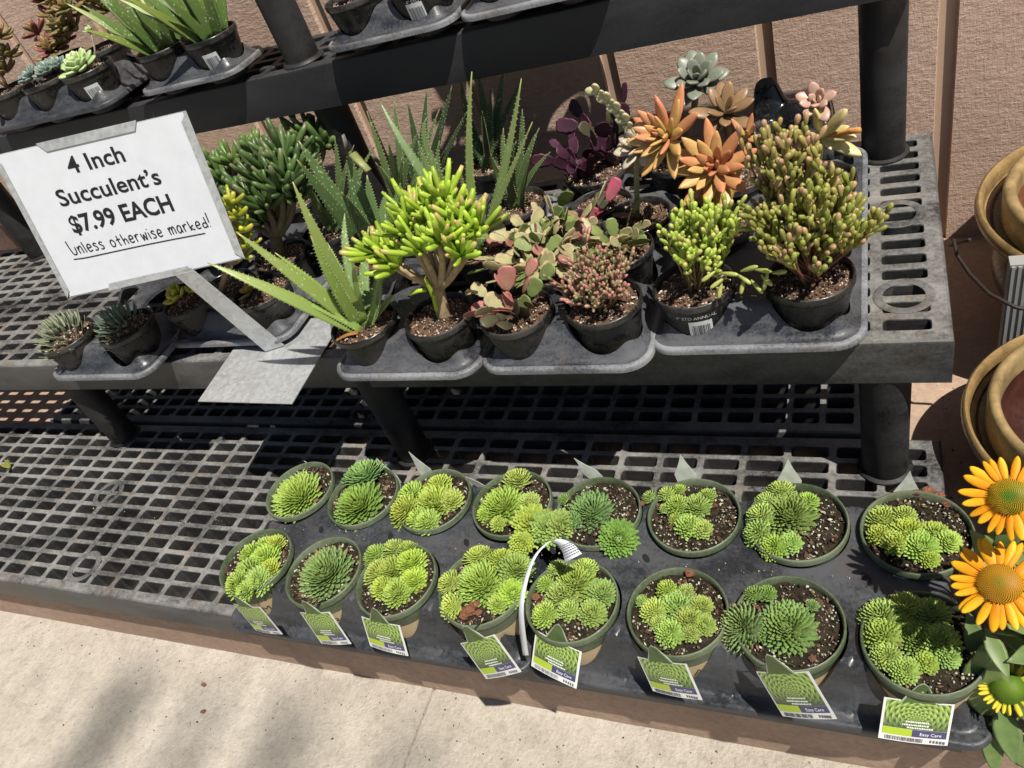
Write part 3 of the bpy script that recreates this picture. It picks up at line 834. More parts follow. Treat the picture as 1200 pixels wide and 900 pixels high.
backtags = [(376, 545, 20, -55), (458, 548, 22, -25), (497, 540, 22, -30), (560, 558, 20, -80), (692, 544, 20, -45), (803, 545, 22, -5), (925, 551, 24, 0), (1063, 565, 24, 5)]
for k, (u, v, hp, rot) in enumerate(backtags):
    p = at(u, v + hp*.5, y=YB + .069); s = pxm(p)*hp*1.25
    e = empty('plant_tag', p, 'pale pointed back of a tag sticking up behind the %s back-row pot from the left' % ordn[k], 'plant tag', 'tag tips behind the back pots')
    a = math.radians(rot); ca, sa = math.cos(a), math.sin(a)
    pts = [(-.013, -.020), (.013, -.020), (.016, .0), (.006, s*.55), (0, s), (-.006, s*.55), (-.016, 0)]
    V = [(x_*ca - y_*sa*-1*0 + y_*sa, (.006*(1 if t_ else 0)) + .25*y_, y_*max(.45, abs(ca)) - x_*sa*.5) for t_ in (0, 1) for x_, y_ in pts]
    V = [(q[0], q[1]*1.0 + (.0007 if i >= 7 else 0) - (.006 if i >= 7 else 0), q[2]) for i, q in enumerate(V)]
    mb = MB(); mb.add(V, [tuple(range(7)), tuple(reversed(range(7, 14)))] + [(i, 7+i, 7+(i+1) % 7, (i+1) % 7) for i in range(7)], (.58, .62, .54))
    link('stake', mb.mesh('stake', M['flat'], smooth=False), e)

# ------------------------------------------------------------------ curled white paper label
p = [at(616, 768, y=.440), at(611, 725, y=.446), at(613, 695, y=.462), at(622, 662, y=.500), at(634, 643, y=.525), at(650, 633, y=.535), at(664, 640, y=.53), at(672, 654, y=.52)]
p = np.array(p)
fine = []
for i in range(len(p)-1):
    p0 = p[max(i-1, 0)]; p1 = p[i]; p2 = p[i+1]; p3 = p[min(i+2, len(p)-1)]
    for t in np.linspace(0, 1, 6, endpoint=False):
        fine.append(.5*((2*p1) + (-p0+p2)*t + (2*p0-5*p1+4*p2-p3)*t*t + (-p0+3*p1-3*p2+p3)*t**3))
fine.append(p[-1]); fine = np.array(fine)
wd = np.interp(np.linspace(0, 1, len(fine)), [0, .25, .55, .75, 1], [.0042, .0032, .0026, .0055, .0135])
V = []
for i, q in enumerate(fine):
    f = i/(len(fine)-1); side = nz(np.array([1, .15 - .2*f, .05])*(1-f) + np.array([.8, .3, .35])*f)
    V += [q - side*wd[i], q + side*wd[i], q - side*wd[i] + (0, .0004, -.0003), q + side*wd[i] + (0, .0004, -.0003)]
F = []
for i in range(len(fine)-1):
    a = 4*i; b = a+4
    F += [(a, a+1, b+1, b), (a+3, a+2, b+2, b+3), (a, b, b+2, a+2), (a+1, a+3, b+3, b+1)]
e = empty('paper_label', fine[0], 'curled white paper strip label looped over the fifth front houseleek pot', 'paper label')
mb = MB(); mb.add(V, F); mb.build('strip', M['paper'], e, smooth=True)
mb = MB(); rt2 = random.Random(9)
for i in range(len(fine)-8, len(fine)-2):
    q = fine[i]; f = i/(len(fine)-1); side = nz(np.array([1, .15 - .2*f, .05])*(1-f) + np.array([.8, .3, .35])*f); t = nz(fine[i+1]-q); nn = nz(np.cross(t, side)); nn = nn*np.sign(nn[2])
    s = -.010
    while s < .010:
        L = rt2.uniform(.0012, .003); a = q + side*s + nn*.0007; mb.add([a - t*.0007, a + side*L - t*.0007, a + side*L + t*.0007, a + t*.0007], [(0, 1, 2, 3)]); s += L + .0009
mb.build('small_print', M['greyink'], e, smooth=False)

# ------------------------------------------------------------------ plant builders
def leaf_mesh(L, W, T, c0, c1, ts=None, ws=None, chan=.15, curl=.1, n=8, edge=None, mat='succ', name='leaf'):
    """one leaf along +Y with its face to +Z, base at the origin"""
    ts = np.array(ts if ts is not None else (0, .12, .3, .5, .68, .82, .92, 1.0)); ws = np.array(ws if ws is not None else (.45, .6, .85, 1, .95, .75, .45, .04))
    mb = MB(); V = []; Cc = []
    for t, wv in zip(ts, ws):
        base = np.array(c0)*(1-t) + np.array(c1)*t
        for j in range(n):
            a = 2*math.pi*j/n; ca, sa = math.cos(a), math.sin(a)
            V.append((W*wv*ca, L*t, T*(.35+.65*wv)*sa*(1 if wv > .1 else .3) + chan*W*wv*ca*ca + curl*L*t*t))
            Cc.append(np.array(edge)*abs(ca)**4 + base*(1-abs(ca)**4) if edge is not None else base)
    K = len(ts); F = [(i*n+j, i*n+(j+1) % n, (i+1)*n+(j+1) % n, (i+1)*n+j) for i in range(K-1) for j in range(n)]
    F += [tuple(reversed(range(n))), tuple((K-1)*n+j for j in range(n))]
    mb.add(V, F, np.array(Cc)); return mb.mesh(name, M[mat])

def place(mesh, e, base, d, up, s=1.0, name='leaf', sw=1.0, parent=None):
    d = nz(d); up = np.asarray(up, float); z = nz(up - d*(up @ d)); x = np.cross(d, z)
    m4 = Matrix.Identity(4); b = np.asarray(base) - wloc(parent or e)
    for i in range(3): m4[i][0] = x[i]*s*sw; m4[i][1] = d[i]*s; m4[i][2] = z[i]*s; m4[i][3] = b[i]
    return link(name, mesh, parent or e, mat4=m4)

def leaf_rosette(e, meshes, c, axis, N, s0, s1, phi0=80, phi1=5, r0=.002, rs=None, drop=0.0):
    ax = nz(axis); xx = nz(np.cross(ax, (.3, 1, .1))); yy = np.cross(ax, xx); rs = rs or np.random.RandomState(1)
    th0 = rs.uniform(0, 6.28)
    for i in range(N):
        q = (i+.5)/N; th = th0 + i*2.39996 + rs.uniform(-.08, .08); phi = math.radians(phi0 + (phi1-phi0)*q**.7 + rs.uniform(-5, 5))
        rad = xx*math.cos(th) + yy*math.sin(th); d = rad*math.cos(phi) + ax*math.sin(phi)
        b = c + rad*r0*q - ax*drop*q
        place(meshes[rs.randint(len(meshes))], e, b, d, ax*math.cos(phi) - rad*math.sin(phi), (s0+(s1-s0)*q**.6)*rs.uniform(.92, 1.08))

def bez(a, b, bow, K=12):
    a, b = np.asarray(a, float), np.asarray(b, float); c = (a+b)/2 + np.asarray(bow, float)
    t = np.linspace(0, 1, K)[:, None]; return (1-t)**2*a + 2*t*(1-t)*c + t*t*b

def aloe_leaf(e, a, b, w, bow=(0, 0, .02), c0=(.12, .20, .05), c1=(.20, .27, .08), teeth=True, up=None, tip=(.36, .26, .12)):
    K = 16; P = bez(a, b, bow, K); s = np.linspace(0, 1, K)
    wid = w*(1 - s**2.0)*(.85+.3*s*(1-s)) + .0006; thk = wid*.34 + .0004
    cc = [np.array(c0)*(1-t) + np.array(c1)*t if t < .94 else np.array(tip) for t in s]
    mb = MB(); u = up if up is not None else nz(CAM - (np.asarray(a)+np.asarray(b))/2)*.6 + UP*.6
    mb.sweep(P, wid, thk, u, 10, cols=cc, chan=.32)
    if teeth:
        tg = np.gradient(P, axis=0)
        for i in range(1, K-2):
            for h_ in (0, .5):
                q = P[i]*(1-h_) + P[i+1]*h_; t = nz(tg[i]); sd = nz(np.cross(t, u)); ww = wid[i]*(1-h_) + wid[i+1]*h_
                nn = np.cross(sd, t)
                for sg in (-1, 1):
                    o = q + sd*sg*ww*.95 + nn*.3*ww; mb.add([o - t*.0013, o + t*.0013, o + sd*sg*.0024 + t*.001, o + nn*.0006], [(0, 1, 2), (0, 2, 3), (1, 3, 2)], (.34, .40, .20))
    return mb.build('leaf', M['aloe'], e)

def spindle(mb, a, d, L, r, c0, c1, n=6, rs=None, bulge=.62):
    d = nz(d); x = nz(np.cross(d, (.37, .61, .7))); y = np.cross(d, x)
    V = []; Cc = []
    for t, k in ((0, .35), (.25, .75), (bulge, 1), (.88, .8), (1, .25)):
        for j in range(n):
            an = 2*math.pi*j/n; V.append(a + d*L*t + (x*math.cos(an) + y*math.sin(an))*r*k); Cc.append(np.array(c0)*(1-t) + np.array(c1)*t)
    F = [(i*n+j, i*n+(j+1) % n, (i+1)*n+(j+1) % n, (i+1)*n+j) for i in range(4) for j in range(n)] + [tuple(4*n+j for j in range(n))]
    mb.add(V, F, np.array(Cc))

def gollum(e, base, clumps, nf, L, r, c0, c1, ct, trunk_r, rs, fork=.35, stemc=(.30, .21, .12)):
    """tubular-leaved jade: trunk, branches and fans of finger leaves"""
    st = MB(); fo = MB(); base = np.asarray(base, float)
    allc = np.mean(clumps, axis=0); f = base + (allc - base)*fork
    st.sweep(bez(base - (0, 0, .006), f, (0, 0, .0), 6), np.linspace(trunk_r*1.25, trunk_r, 6), np.linspace(trunk_r*1.25, trunk_r, 6), (0, 1, .1), 10, stemc)
    for cl in clumps:
        cl = np.asarray(cl, float); b0 = cl - nz(cl - f)*L*.35
        st.sweep(bez(f - (0, 0, trunk_r*.5), b0, ((cl-f)[0]*.15, 0, -.006), 6), np.linspace(trunk_r*.75, trunk_r*.42, 6), np.linspace(trunk_r*.75, trunk_r*.42, 6), (0, 1, .1), 8, stemc)
        ax = nz(nz(cl - f) + UP*.7 + np.array([-.15, 0, 0]))
        for k in range(nf):
            th = k*2.4 + rs.uniform(-.3, .3); q = (k+.5)/nf; ph = .10 + .95*q**.6
            x = nz(np.cross(ax, (.4, 1, .2))); y = np.cross(ax, x)
            d = ax*math.cos(ph) + (x*math.cos(th) + y*math.sin(th))*math.sin(ph)
            Lk = L*rs.uniform(.55, 1.25); rk = r*rs.uniform(.75, 1.2)
            P = bez(b0, b0 + d*Lk, -UP*.12*Lk + ax*.0*Lk, 6); w = rk*np.array([.55, .85, .98, 1.05, 1.02, .62])
            j = rs.uniform(.62, 1.2); cc = [np.array(c0)*j*(1-t) + np.array(c1)*j*t for t in np.linspace(0, 1, 5)] + [np.array(ct) if rs.rand() < .28 else np.array(c1)*j]
            fo.sweep(P, w, w*.9, (0, 1, .3), 7, cols=cc)
    st.build('trunk', M['stem'], e); tag(fo.build('foliage', M['succ'], e), kind='stuff')

def bottle_bush(e, base, cen, rad, nb, per, L, r, cA, cB, cT, rs, tipp=.4, stemc=(.16, .08, .05), low=-.2):
    """bushy plant of thin stems carrying small bottle-shaped segments"""
    st = MB(); fo = MB(); base = np.asarray(base, float); cen = np.asarray(cen, float); rad = np.asarray(rad, float)
    for i in range(nb):
        z = low + (1-low)*(1 - (i+.5)/nb)**.9; th = i*2.39996 + rs.uniform(-.2, .2); rr = math.sqrt(max(0, 1-z*z))
        lump = 1 + .16*math.sin(3*th + 5*z + nb) + .12*math.sin(5*th - 7*z)
        tipv = cen + rad*np.array([rr*math.cos(th), rr*math.sin(th), z])*rs.uniform(.58, 1.08)*lump + (UP*rs.uniform(.01, .03) if rs.rand() < .12 else 0)
        P = bez(base + rs.normal(size=3)*(.006, .006, .001), tipv, (0, 0, -.02*rr + .01), 8)
        st.sweep(P, np.linspace(.0022, .0009, 8), np.linspace(.0022, .0009, 8), (0, 1, .1), 5, stemc)
        ax = nz(P[-1]-P[-3]); x = nz(np.cross(ax, (.4, 1, .2))); y = np.cross(ax, x)
        for k in range(per):
            t = rs.uniform(.45, 1.0)**.6; q = P[0]*0
            idx = t*7; i0 = min(6, int(idx)); q = P[i0] + (P[i0+1]-P[i0])*(idx-i0)
            a = rs.uniform(0, 6.28); sp = rs.uniform(.25, 1.0) if t < .95 else rs.uniform(.05, .5)
            d = nz(ax + (x*math.cos(a) + y*math.sin(a))*sp + UP*.25)
            j = rs.uniform(.75, 1.25); m_ = rs.rand(); c0 = (np.array(cA)*(1-m_) + np.array(cB)*m_)*j
            Lk = L*rs.uniform(.75, 1.25)
            n_ = 1 if rs.rand() < .55 else 2
            for s_ in range(n_):
                c1 = np.array(cT)*rs.uniform(.8, 1.2) if (rs.rand() < tipp and s_ == n_-1) else c0*1.1
                spindle(fo, q, d, Lk, r*rs.uniform(.85, 1.15), c0, c1); q = q + d*Lk*.93; d = nz(d + rs.normal(size=3)*.25 + UP*.2)
    tag(st.build('stems', M['stem'], e), kind='stuff'); tag(fo.build('foliage', M['succ'], e), kind='stuff')

def seg_mesh(c0, c1, edge):
    """a flat crab-cactus segment with toothed edges"""
    ts = [0, .1, .22, .33, .40, .52, .62, .69, .82, .91, 1.0]; ws = [.20, .46, .74, .92, .84, .98, 1.04, .90, .94, .76, .42]
    return leaf_mesh(1, .29, .022, c0, c1, ts, ws, chan=.16, curl=.10, n=8, edge=edge, mat='flat', name='segment')
SEG = {k: seg_mesh(*v) for k, v in {
    'green': ((.15, .22, .06), (.26, .32, .10), (.22, .25, .10)), 'pink': ((.30, .22, .12), (.50, .20, .17), (.48, .16, .16)),
    'pale': ((.36, .40, .16), (.52, .46, .25), (.52, .36, .24)), 'dark': ((.045, .06, .025), (.10, .10, .05), (.12, .04, .06)),
    'purple': ((.045, .02, .035), (.085, .03, .055), (.10, .025, .05)), 'mag': ((.35, .12, .13), (.50, .10, .16), (.5, .08, .14))}.items()}
def crab(e, base, chains, rs, L=.026):
    """chains: list of (direction, n segments, kinds)"""
    for d, n_, kinds in chains:
        q = np.asarray(base, float) + rs.normal(size=3)*(.008, .008, 0); d = nz(d); up = nz(rs.normal(size=3) + (0, -.8, .8))
        for k in range(n_):
            Lk = L*rs.uniform(.8, 1.2)
            place(SEG[rs.choice(kinds)], e, q, d, up, Lk, 'segment', rs.uniform(.85, 1.25))
            q = q + d*Lk*.95; d = nz(d + rs.normal(size=3)*.28 + np.array([d[0], d[1], -.18])*.35); up = nz(up + rs.normal(size=3)*.35)

def P4(u, v, dz=0.0): return at(u, v, z=ZR4 + dz)
rs = np.random.RandomState(42)
G4 = 'succulents in four inch pots'
def mid_pot(u, v, label, name='potted_succulent', y=None):
    c = P4(u, v)
    if y is not None: c[1] = y
    return potted(name, label, 'potted plant', c, 4, G4), c

FR = {}
# --- front row of the middle shelf
e, c = mid_pot(78, 392, 'small pale spiky rosette in the leftmost pot of the middle shelf'); FR['1a'] = c
mb = MB(); rosette(mb, c + (-.004, -.004, -.002), .064, 66, (.30, .34, .20), (.17, .20, .12), rs, (-.1, -.25, 1), dome=.70, wide=.50, pointy=.35, flat=25, curl=.3, tip=(.44, .40, .32)); mb.build('rosette', M['succ'], e)
e, c = mid_pot(147, 382, 'dark grey green spiky rosette in a black pot, second on the middle shelf'); FR['1b'] = c
mb = MB(); rosette(mb, c + (-.010, .0, -.002), .062, 76, (.16, .22, .15), (.08, .11, .08), rs, (-.1, -.25, 1), dome=.70, wide=.46, pointy=.35, flat=22, curl=.3, tip=(.26, .27, .22)); mb.build('rosette', M['succ'], e)
e, c = mid_pot(222, 350, 'small yellow green jade plant under the bottom edge of the price sign'); FR['2a'] = c
jl = [leaf_mesh(.032, .011, .0035, (.20, .34, .03), (.34, .46, .05), chan=.1, curl=.2, edge=(.45, .30, .05)), leaf_mesh(.028, .010, .0035, (.30, .40, .03), (.50, .42, .05), chan=.1, curl=.25)]
leaf_rosette(e, jl, c + (-.012, -.008, .012), (-.2, -.4, 1), 13, .55, 1.0, 75, 15, .004, rs)
leaf_rosette(e, jl, c + (.014, .010, .008), (.4, -.1, 1), 8, .5, .8, 75, 25, .003, rs)
e, c = mid_pot(305, 340, 'black pot with a low orange edged succulent behind the sign post'); FR['2b'] = c
leaf_rosette(e, [leaf_mesh(.030, .009, .003, (.22, .26, .05), (.50, .26, .07), chan=.1, curl=.2)], c + (-.020, .004, 0), (-.5, -.2, 1), 9, .5, 1.0, 70, 10, .003, rs)

e, c = mid_pot(425, 377, 'spotted aloe with long toothed leaves reaching left beside the sign post', 'potted_aloe'); FR['3a'] = c
b = c + (.004, .0, -.008)
for (u, v, yy, w, bow, k0) in [(243, 308, .735, .0125, (0, -.02, .035), 0), (343, 213, .80, .0130, (0, -.01, .02), 0), (364, 276, .77, .010, (0, -.01, .012), 1), (384, 285, .86, .009, (0, 0, .01), 1), (277, 272, .755, .0125, (0, -.01, .02), 0), (452, 280, .88, .010, (.01, 0, .0), 2),
                             (432, 265, .90, .011, (-.01, 0, .0), 2), (404, 250, .90, .011, (-.02, 0, .02), 2), (445, 330, .80, .007, (.012, 0, .0), 2), (462, 345, .83, .006, (.012, 0, .01), 1), (395, 330, .79, .006, (0, 0, .01), 1), (322, 296, .775, .0075, (0, 0, .015), 1), (448, 292, .83, .007, (.008, 0, 0), 1), (412, 300, .80, .007, (0, 0, .0), 0), (335, 345, .76, .006, (0, 0, .012), 1)]:
    c0, c1 = [((.16, .24, .05), (.27, .33, .09)), ((.16, .25, .05), (.26, .36, .07)), ((.12, .20, .05), (.17, .25, .08))][k0]
    bb = b + np.array([(u-425)*.00008, 0, 0]) + rs.normal(size=3)*(.004, .006, 0)
    aloe_leaf(e, bb, at(u, v, y=yy), w, bow, c0, c1)
mb = MB(); mb.sweep(bez(c + (.0, -.02, -.004), c + (-.045, -.045, -.012), (0, 0, .012), 8), np.linspace(.007, .001, 8), .0012, UP, 6, (.36, .17, .05)); mb.build('dry_leaf', M['flat'], e)

e, c = mid_pot(513, 368, 'bright green finger leaved jade with a tan trunk, beside the spotted aloe', 'potted_jade'); FR['3b'] = c
yy = c[1]
cl = [at(u, v, y=yy+dy) for u, v, dy in [(445, 292, -.005), (470, 262, .0), (488, 250, .02), (505, 240, .03), (530, 238, .035), (548, 248, .03), (540, 270, .0), (515, 275, -.02), (490, 285, -.02), (455, 305, -.02), (565, 262, .02), (545, 292, -.015), (478, 240, .03), (520, 222, .04), (428, 290, -.01)]]
gollum(e, c + (.004, .004, -.008), cl, 15, .050, .0041, (.17, .32, .02), (.37, .52, .05), (.50, .34, .14), .009, rs, fork=.36, stemc=(.36, .27, .15))
mb = MB()
for u0, v0, u1, v1 in ((512, 358, 498, 325), (512, 365, 508, 345), (500, 340, 480, 345)): mb.sweep(bez(at(u0, v0, y=yy-.012), at(u1, v1, y=yy-.02), (0, 0, .004), 6), .0034*np.array([.6, .9, 1, 1, .9, .5]), .003, (0, 1, .2), 7, (.36, .48, .04))
mb.build('side_shoot', M['succ'], e)

e, c = mid_pot(604, 364, 'small rounded pink and olive crab cactus in the front row', 'potted_crab_cactus'); FR['4a'] = c
crab(e, c + (-.01, .0, -.006), [((-.8, -.4, .4), 2, ['pale', 'pink']), ((-.5, -.5, .7), 2, ['pale', 'pink']), ((-.2, -.2, 1), 2, ['pink', 'pale']), ((.3, -.4, .7), 2, ['dark', 'green']), ((.6, -.2, .5), 2, ['dark', 'dark']), ((.1, -.7, .5), 1, ['dark']),
     ((-.6, .2, .6), 2, ['pale']), ((.4, .2, 1), 3, ['pink', 'pale']), ((.9, .1, .9), 3, ['pale', 'green']), ((-.1, -.6, .4), 2, ['pink', 'dark']), ((-.9, -.1, .25), 2, ['pale', 'pink']), ((.0, .3, 1), 2, ['pink'])], rs, .034)
e, c = mid_pot(706, 352, 'bushy rosy green succulent of tiny segments, right of the crab cactus'); FR['4b'] = c
bottle_bush(e, c + (0, 0, -.008), c + (0, -.004, .022), (.050, .048, .042), 60, 9, .0100, .0026, (.20, .20, .09), (.34, .20, .13), (.45, .17, .16), rs, .35, (.24, .15, .09))
e, c = mid_pot(812, 332, 'upright lime green bottle leaf succulent in a pot with a barcode sticker'); FR['5a'] = c
cc = at(826, 285, y=c[1]+.005)
bottle_bush(e, c + (.004, 0, -.008), cc, (.044, .044, .052), 50, 9, .0140, .0033, (.28, .38, .05), (.38, .46, .08), (.48, .46, .14), rs, .3, (.24, .17, .08))
barcode_sticker(e, -math.pi/2 + .25, -.064, -.027, .031, 3)
wrapped_text(e, H4, rl4, -math.pi/2 + .16, -.0225, '4" STD ANNUAL', .0075, M['sticker'], .0007)
mb = MB()
for (u0, v0, u1, v1) in [(845, 320, 865, 322), (865, 322, 880, 333), (850, 325, 832, 338), (838, 318, 822, 330), (868, 318, 888, 312), (872, 326, 868, 345), (846, 330, 842, 350), (892, 322, 905, 335), (905, 320, 922, 318), (885, 316, 905, 318), (880, 328, 894, 344), (900, 318, 895, 340)]:
    a0 = at(u0, v0, y=c[1]-.045); a1 = at(u1, v1, y=c[1]-.055); spindle(mb, a0, a1-a0, np.linalg.norm(a1-a0), .0032, (.30, .36, .08), (.42, .44, .12))
tag(mb.build('trailing_shoots', M['succ'], e), kind='stuff')
e, c = mid_pot(948, 322, 'big bushy olive and pink succulent at the right end of the middle shelf'); FR['5b'] = c
cc = at(952, 262, y=c[1]+.005)
bottle_bush(e, c + (0, 0, -.008), cc + (-.002, 0, -.006), (.068, .064, .066), 95, 8, .0155, .0036, (.19, .23, .04), (.30, .27, .07), (.42, .26, .14), rs, .24)
cc = at(918, 195, y=c[1]+.04)
bottle_bush(e, c + (-.01, .02, -.008), cc, (.045, .04, .045), 30, 7, .0155, .0036, (.22, .23, .05), (.34, .25, .09), (.44, .26, .16), rs, .28, low=.1)

# --- deeper rows of the middle shelf
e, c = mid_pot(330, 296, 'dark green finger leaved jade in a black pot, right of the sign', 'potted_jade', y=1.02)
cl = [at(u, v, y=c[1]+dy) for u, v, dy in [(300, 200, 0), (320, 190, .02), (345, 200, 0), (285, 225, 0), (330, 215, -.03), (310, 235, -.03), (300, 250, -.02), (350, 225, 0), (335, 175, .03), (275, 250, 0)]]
gollum(e, c + (-.01, 0, -.008), cl, 16, .066, .0052, (.045, .09, .022), (.085, .145, .042), (.14, .15, .07), .011, rs, fork=.35, stemc=(.13, .11, .07))  # leaf colours darkened to stand in for shade from the top shelf
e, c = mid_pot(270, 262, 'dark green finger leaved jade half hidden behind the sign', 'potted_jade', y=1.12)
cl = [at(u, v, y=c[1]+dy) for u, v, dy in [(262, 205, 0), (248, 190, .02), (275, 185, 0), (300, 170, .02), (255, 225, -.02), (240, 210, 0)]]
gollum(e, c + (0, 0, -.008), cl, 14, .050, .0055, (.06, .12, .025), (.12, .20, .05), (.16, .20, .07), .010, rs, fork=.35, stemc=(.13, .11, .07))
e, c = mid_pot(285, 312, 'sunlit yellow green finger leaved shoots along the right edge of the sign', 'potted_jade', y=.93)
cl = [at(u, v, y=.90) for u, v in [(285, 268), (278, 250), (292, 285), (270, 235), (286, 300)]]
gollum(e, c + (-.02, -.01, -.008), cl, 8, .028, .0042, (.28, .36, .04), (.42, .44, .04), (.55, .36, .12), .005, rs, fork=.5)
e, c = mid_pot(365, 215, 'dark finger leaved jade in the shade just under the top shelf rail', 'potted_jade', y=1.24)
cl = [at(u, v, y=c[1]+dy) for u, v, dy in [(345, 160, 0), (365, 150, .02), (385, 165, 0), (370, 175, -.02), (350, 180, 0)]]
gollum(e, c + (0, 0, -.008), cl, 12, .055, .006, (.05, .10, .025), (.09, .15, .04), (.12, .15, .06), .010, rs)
e, c = mid_pot(438, 300, 'broad leaved aloe with a cut grey leaf behind the bright jade', 'potted_aloe', y=.99)
b = c + (0, 0, -.008)
for (u, v, yy, w, bow) in [(350, 165, .96, .017, (-.01, 0, .03)), (348, 187, .90, .015, (0, -.01, .03)), (408, 172, 1.0, .020, (-.01, 0, .02)), (452, 225, 1.05, .016, (0, 0, .0)), (400, 225, .92, .016, (0, 0, .02)), (470, 210, 1.05, .014, (.01, 0, .0)), (430, 205, 1.03, .018, (0, 0, 0))]:
    aloe_leaf(e, b + rs.normal(size=3)*(.006, .008, 0), at(u, v, y=yy), w, bow, (.07, .13, .045), (.11, .18, .06))
mb = MB(); mb.sweep([at(408, 178, y=.985), at(402, 158, y=.985)], (.007, .004), .002, UP, 6, (.22, .19, .17)); mb.sweep([at(413, 180, y=.975), at(432, 200, y=.955)], (.008, .006), .002, UP, 6, (.30, .33, .12)); mb.build('cut_tip', M['flat'], e)

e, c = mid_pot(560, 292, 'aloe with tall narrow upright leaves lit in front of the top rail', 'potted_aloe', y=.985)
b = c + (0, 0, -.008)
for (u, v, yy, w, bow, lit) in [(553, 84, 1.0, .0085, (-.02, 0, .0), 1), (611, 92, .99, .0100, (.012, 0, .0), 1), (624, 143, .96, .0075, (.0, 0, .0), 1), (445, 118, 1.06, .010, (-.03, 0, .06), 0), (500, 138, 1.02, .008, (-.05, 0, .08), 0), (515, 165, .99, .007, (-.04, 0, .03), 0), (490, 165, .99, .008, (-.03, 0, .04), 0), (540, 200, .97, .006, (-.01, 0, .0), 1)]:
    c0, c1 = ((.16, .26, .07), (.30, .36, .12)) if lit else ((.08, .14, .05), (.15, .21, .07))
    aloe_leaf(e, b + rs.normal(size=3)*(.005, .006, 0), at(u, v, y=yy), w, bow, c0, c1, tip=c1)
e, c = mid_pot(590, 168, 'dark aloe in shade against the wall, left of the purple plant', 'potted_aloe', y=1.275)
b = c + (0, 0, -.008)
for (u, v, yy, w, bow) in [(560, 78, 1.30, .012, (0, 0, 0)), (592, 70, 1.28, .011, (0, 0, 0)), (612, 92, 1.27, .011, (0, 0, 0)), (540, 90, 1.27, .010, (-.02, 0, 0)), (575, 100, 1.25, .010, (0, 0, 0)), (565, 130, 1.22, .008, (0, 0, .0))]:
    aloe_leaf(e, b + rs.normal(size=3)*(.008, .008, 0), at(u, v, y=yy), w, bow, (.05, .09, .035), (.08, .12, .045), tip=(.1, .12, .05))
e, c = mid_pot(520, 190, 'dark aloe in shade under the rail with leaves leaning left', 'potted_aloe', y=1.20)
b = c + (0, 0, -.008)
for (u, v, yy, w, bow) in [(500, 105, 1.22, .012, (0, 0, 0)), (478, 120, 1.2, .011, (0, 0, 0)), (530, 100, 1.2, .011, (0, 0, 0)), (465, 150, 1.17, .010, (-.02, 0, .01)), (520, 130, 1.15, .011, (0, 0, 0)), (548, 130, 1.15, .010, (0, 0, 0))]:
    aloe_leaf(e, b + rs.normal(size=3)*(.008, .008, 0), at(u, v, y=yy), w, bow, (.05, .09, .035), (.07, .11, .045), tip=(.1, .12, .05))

for (u, v, yy0, lab, tips) in [
    (480, 252, 1.09, 'green aloe with slim leaves fanned out behind the bright jade', [(430, 130, 1.1), (462, 118, 1.12), (455, 165, 1.05), (492, 150, 1.08), (515, 128, 1.1), (472, 185, 1.03), (508, 178, 1.05), (440, 190, 1.04), (530, 190, 1.06)]),
    (612, 222, 1.11, 'slim dark aloe with short leaves in front of the purple plant', [(590, 150, 1.12), (612, 128, 1.12), (632, 150, 1.1), (575, 180, 1.08), (645, 178, 1.08), (605, 165, 1.06), (622, 182, 1.05)]),
    (395, 262, 1.10, 'narrow leaved aloe in the shade between the dark jade and the cut aloe', [(372, 175, 1.1), (392, 160, 1.12), (415, 170, 1.1), (360, 205, 1.06), (425, 200, 1.08), (385, 200, 1.05), (440, 170, 1.12)])]:
    e, c = mid_pot(u, v, lab, 'potted_aloe', y=yy0); b = c + (0, 0, -.008)
    for (tu, tv, ty) in tips:
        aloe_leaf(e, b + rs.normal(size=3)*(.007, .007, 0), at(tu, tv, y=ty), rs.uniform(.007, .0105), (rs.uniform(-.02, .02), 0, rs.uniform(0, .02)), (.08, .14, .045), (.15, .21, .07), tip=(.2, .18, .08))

def up_chains(n, kinds, spread, rs, ln=(2, 4), up=1.0):
    out = []
    for k in range(n):
        a = 2.4*k; out.append(((math.cos(a)*spread*rs.uniform(.4, 1), math.sin(a)*spread*rs.uniform(.4, 1) - .15, up), rs.randint(ln[0], ln[1]), kinds))
    return out
e, c = mid_pot(640, 262, 'crab cactus with pink, cream and green segments in the second row', 'potted_crab_cactus', y=1.0)
crab(e, c + (-.02, -.015, -.006), up_chains(15, ['green', 'pale', 'pink', 'pale'], 1.5, rs, (1, 4), .8), rs, .034)
crab(e, c + (.02, -.01, -.006), up_chains(9, ['green', 'pale', 'green'], 1.0, rs, (2, 4)), rs, .034)
e, c = mid_pot(640, 318, 'black pot with pale drooping crab cactus stems between the jade and the pink bush', 'potted_crab_cactus', y=.915)
crab(e, c + (.01, .03, .0), up_chains(12, ['pale', 'pink', 'pale', 'green'], 1.3, rs, (2, 5), .8), rs, .030)
crab(e, c + (-.025, .0, -.006), up_chains(16, ['pale', 'green', 'pale'], 1.2, rs, (2, 5), .6), rs, .034)
e, c = mid_pot(722, 292, 'low crab cactus with rose tipped segments behind the bushy rosy succulent', 'potted_crab_cactus', y=.945)
crab(e, c + (-.03, -.02, -.004), up_chains(9, ['pale', 'pink', 'green'], 1.5, rs, (2, 4), .5), rs, .028)
crab(e, c + (.005, .0, -.006), up_chains(26, ['pale', 'green', 'pink', 'green', 'pale'], 1.1, rs, (1, 4), .8), rs, .026)
e, c = mid_pot(700, 190, 'wide pot of dark purple crab cactus in shade against the wall', 'potted_crab_cactus', y=1.19)
crab(e, c + (-.02, .0, -.006), up_chains(10, ['purple'], 1.1, rs, (2, 4)), rs, .034)
crab(e, c + (.03, .03, -.006), up_chains(9, ['purple', 'purple', 'dark'], .8, rs, (3, 5), 1.4), rs, .034)
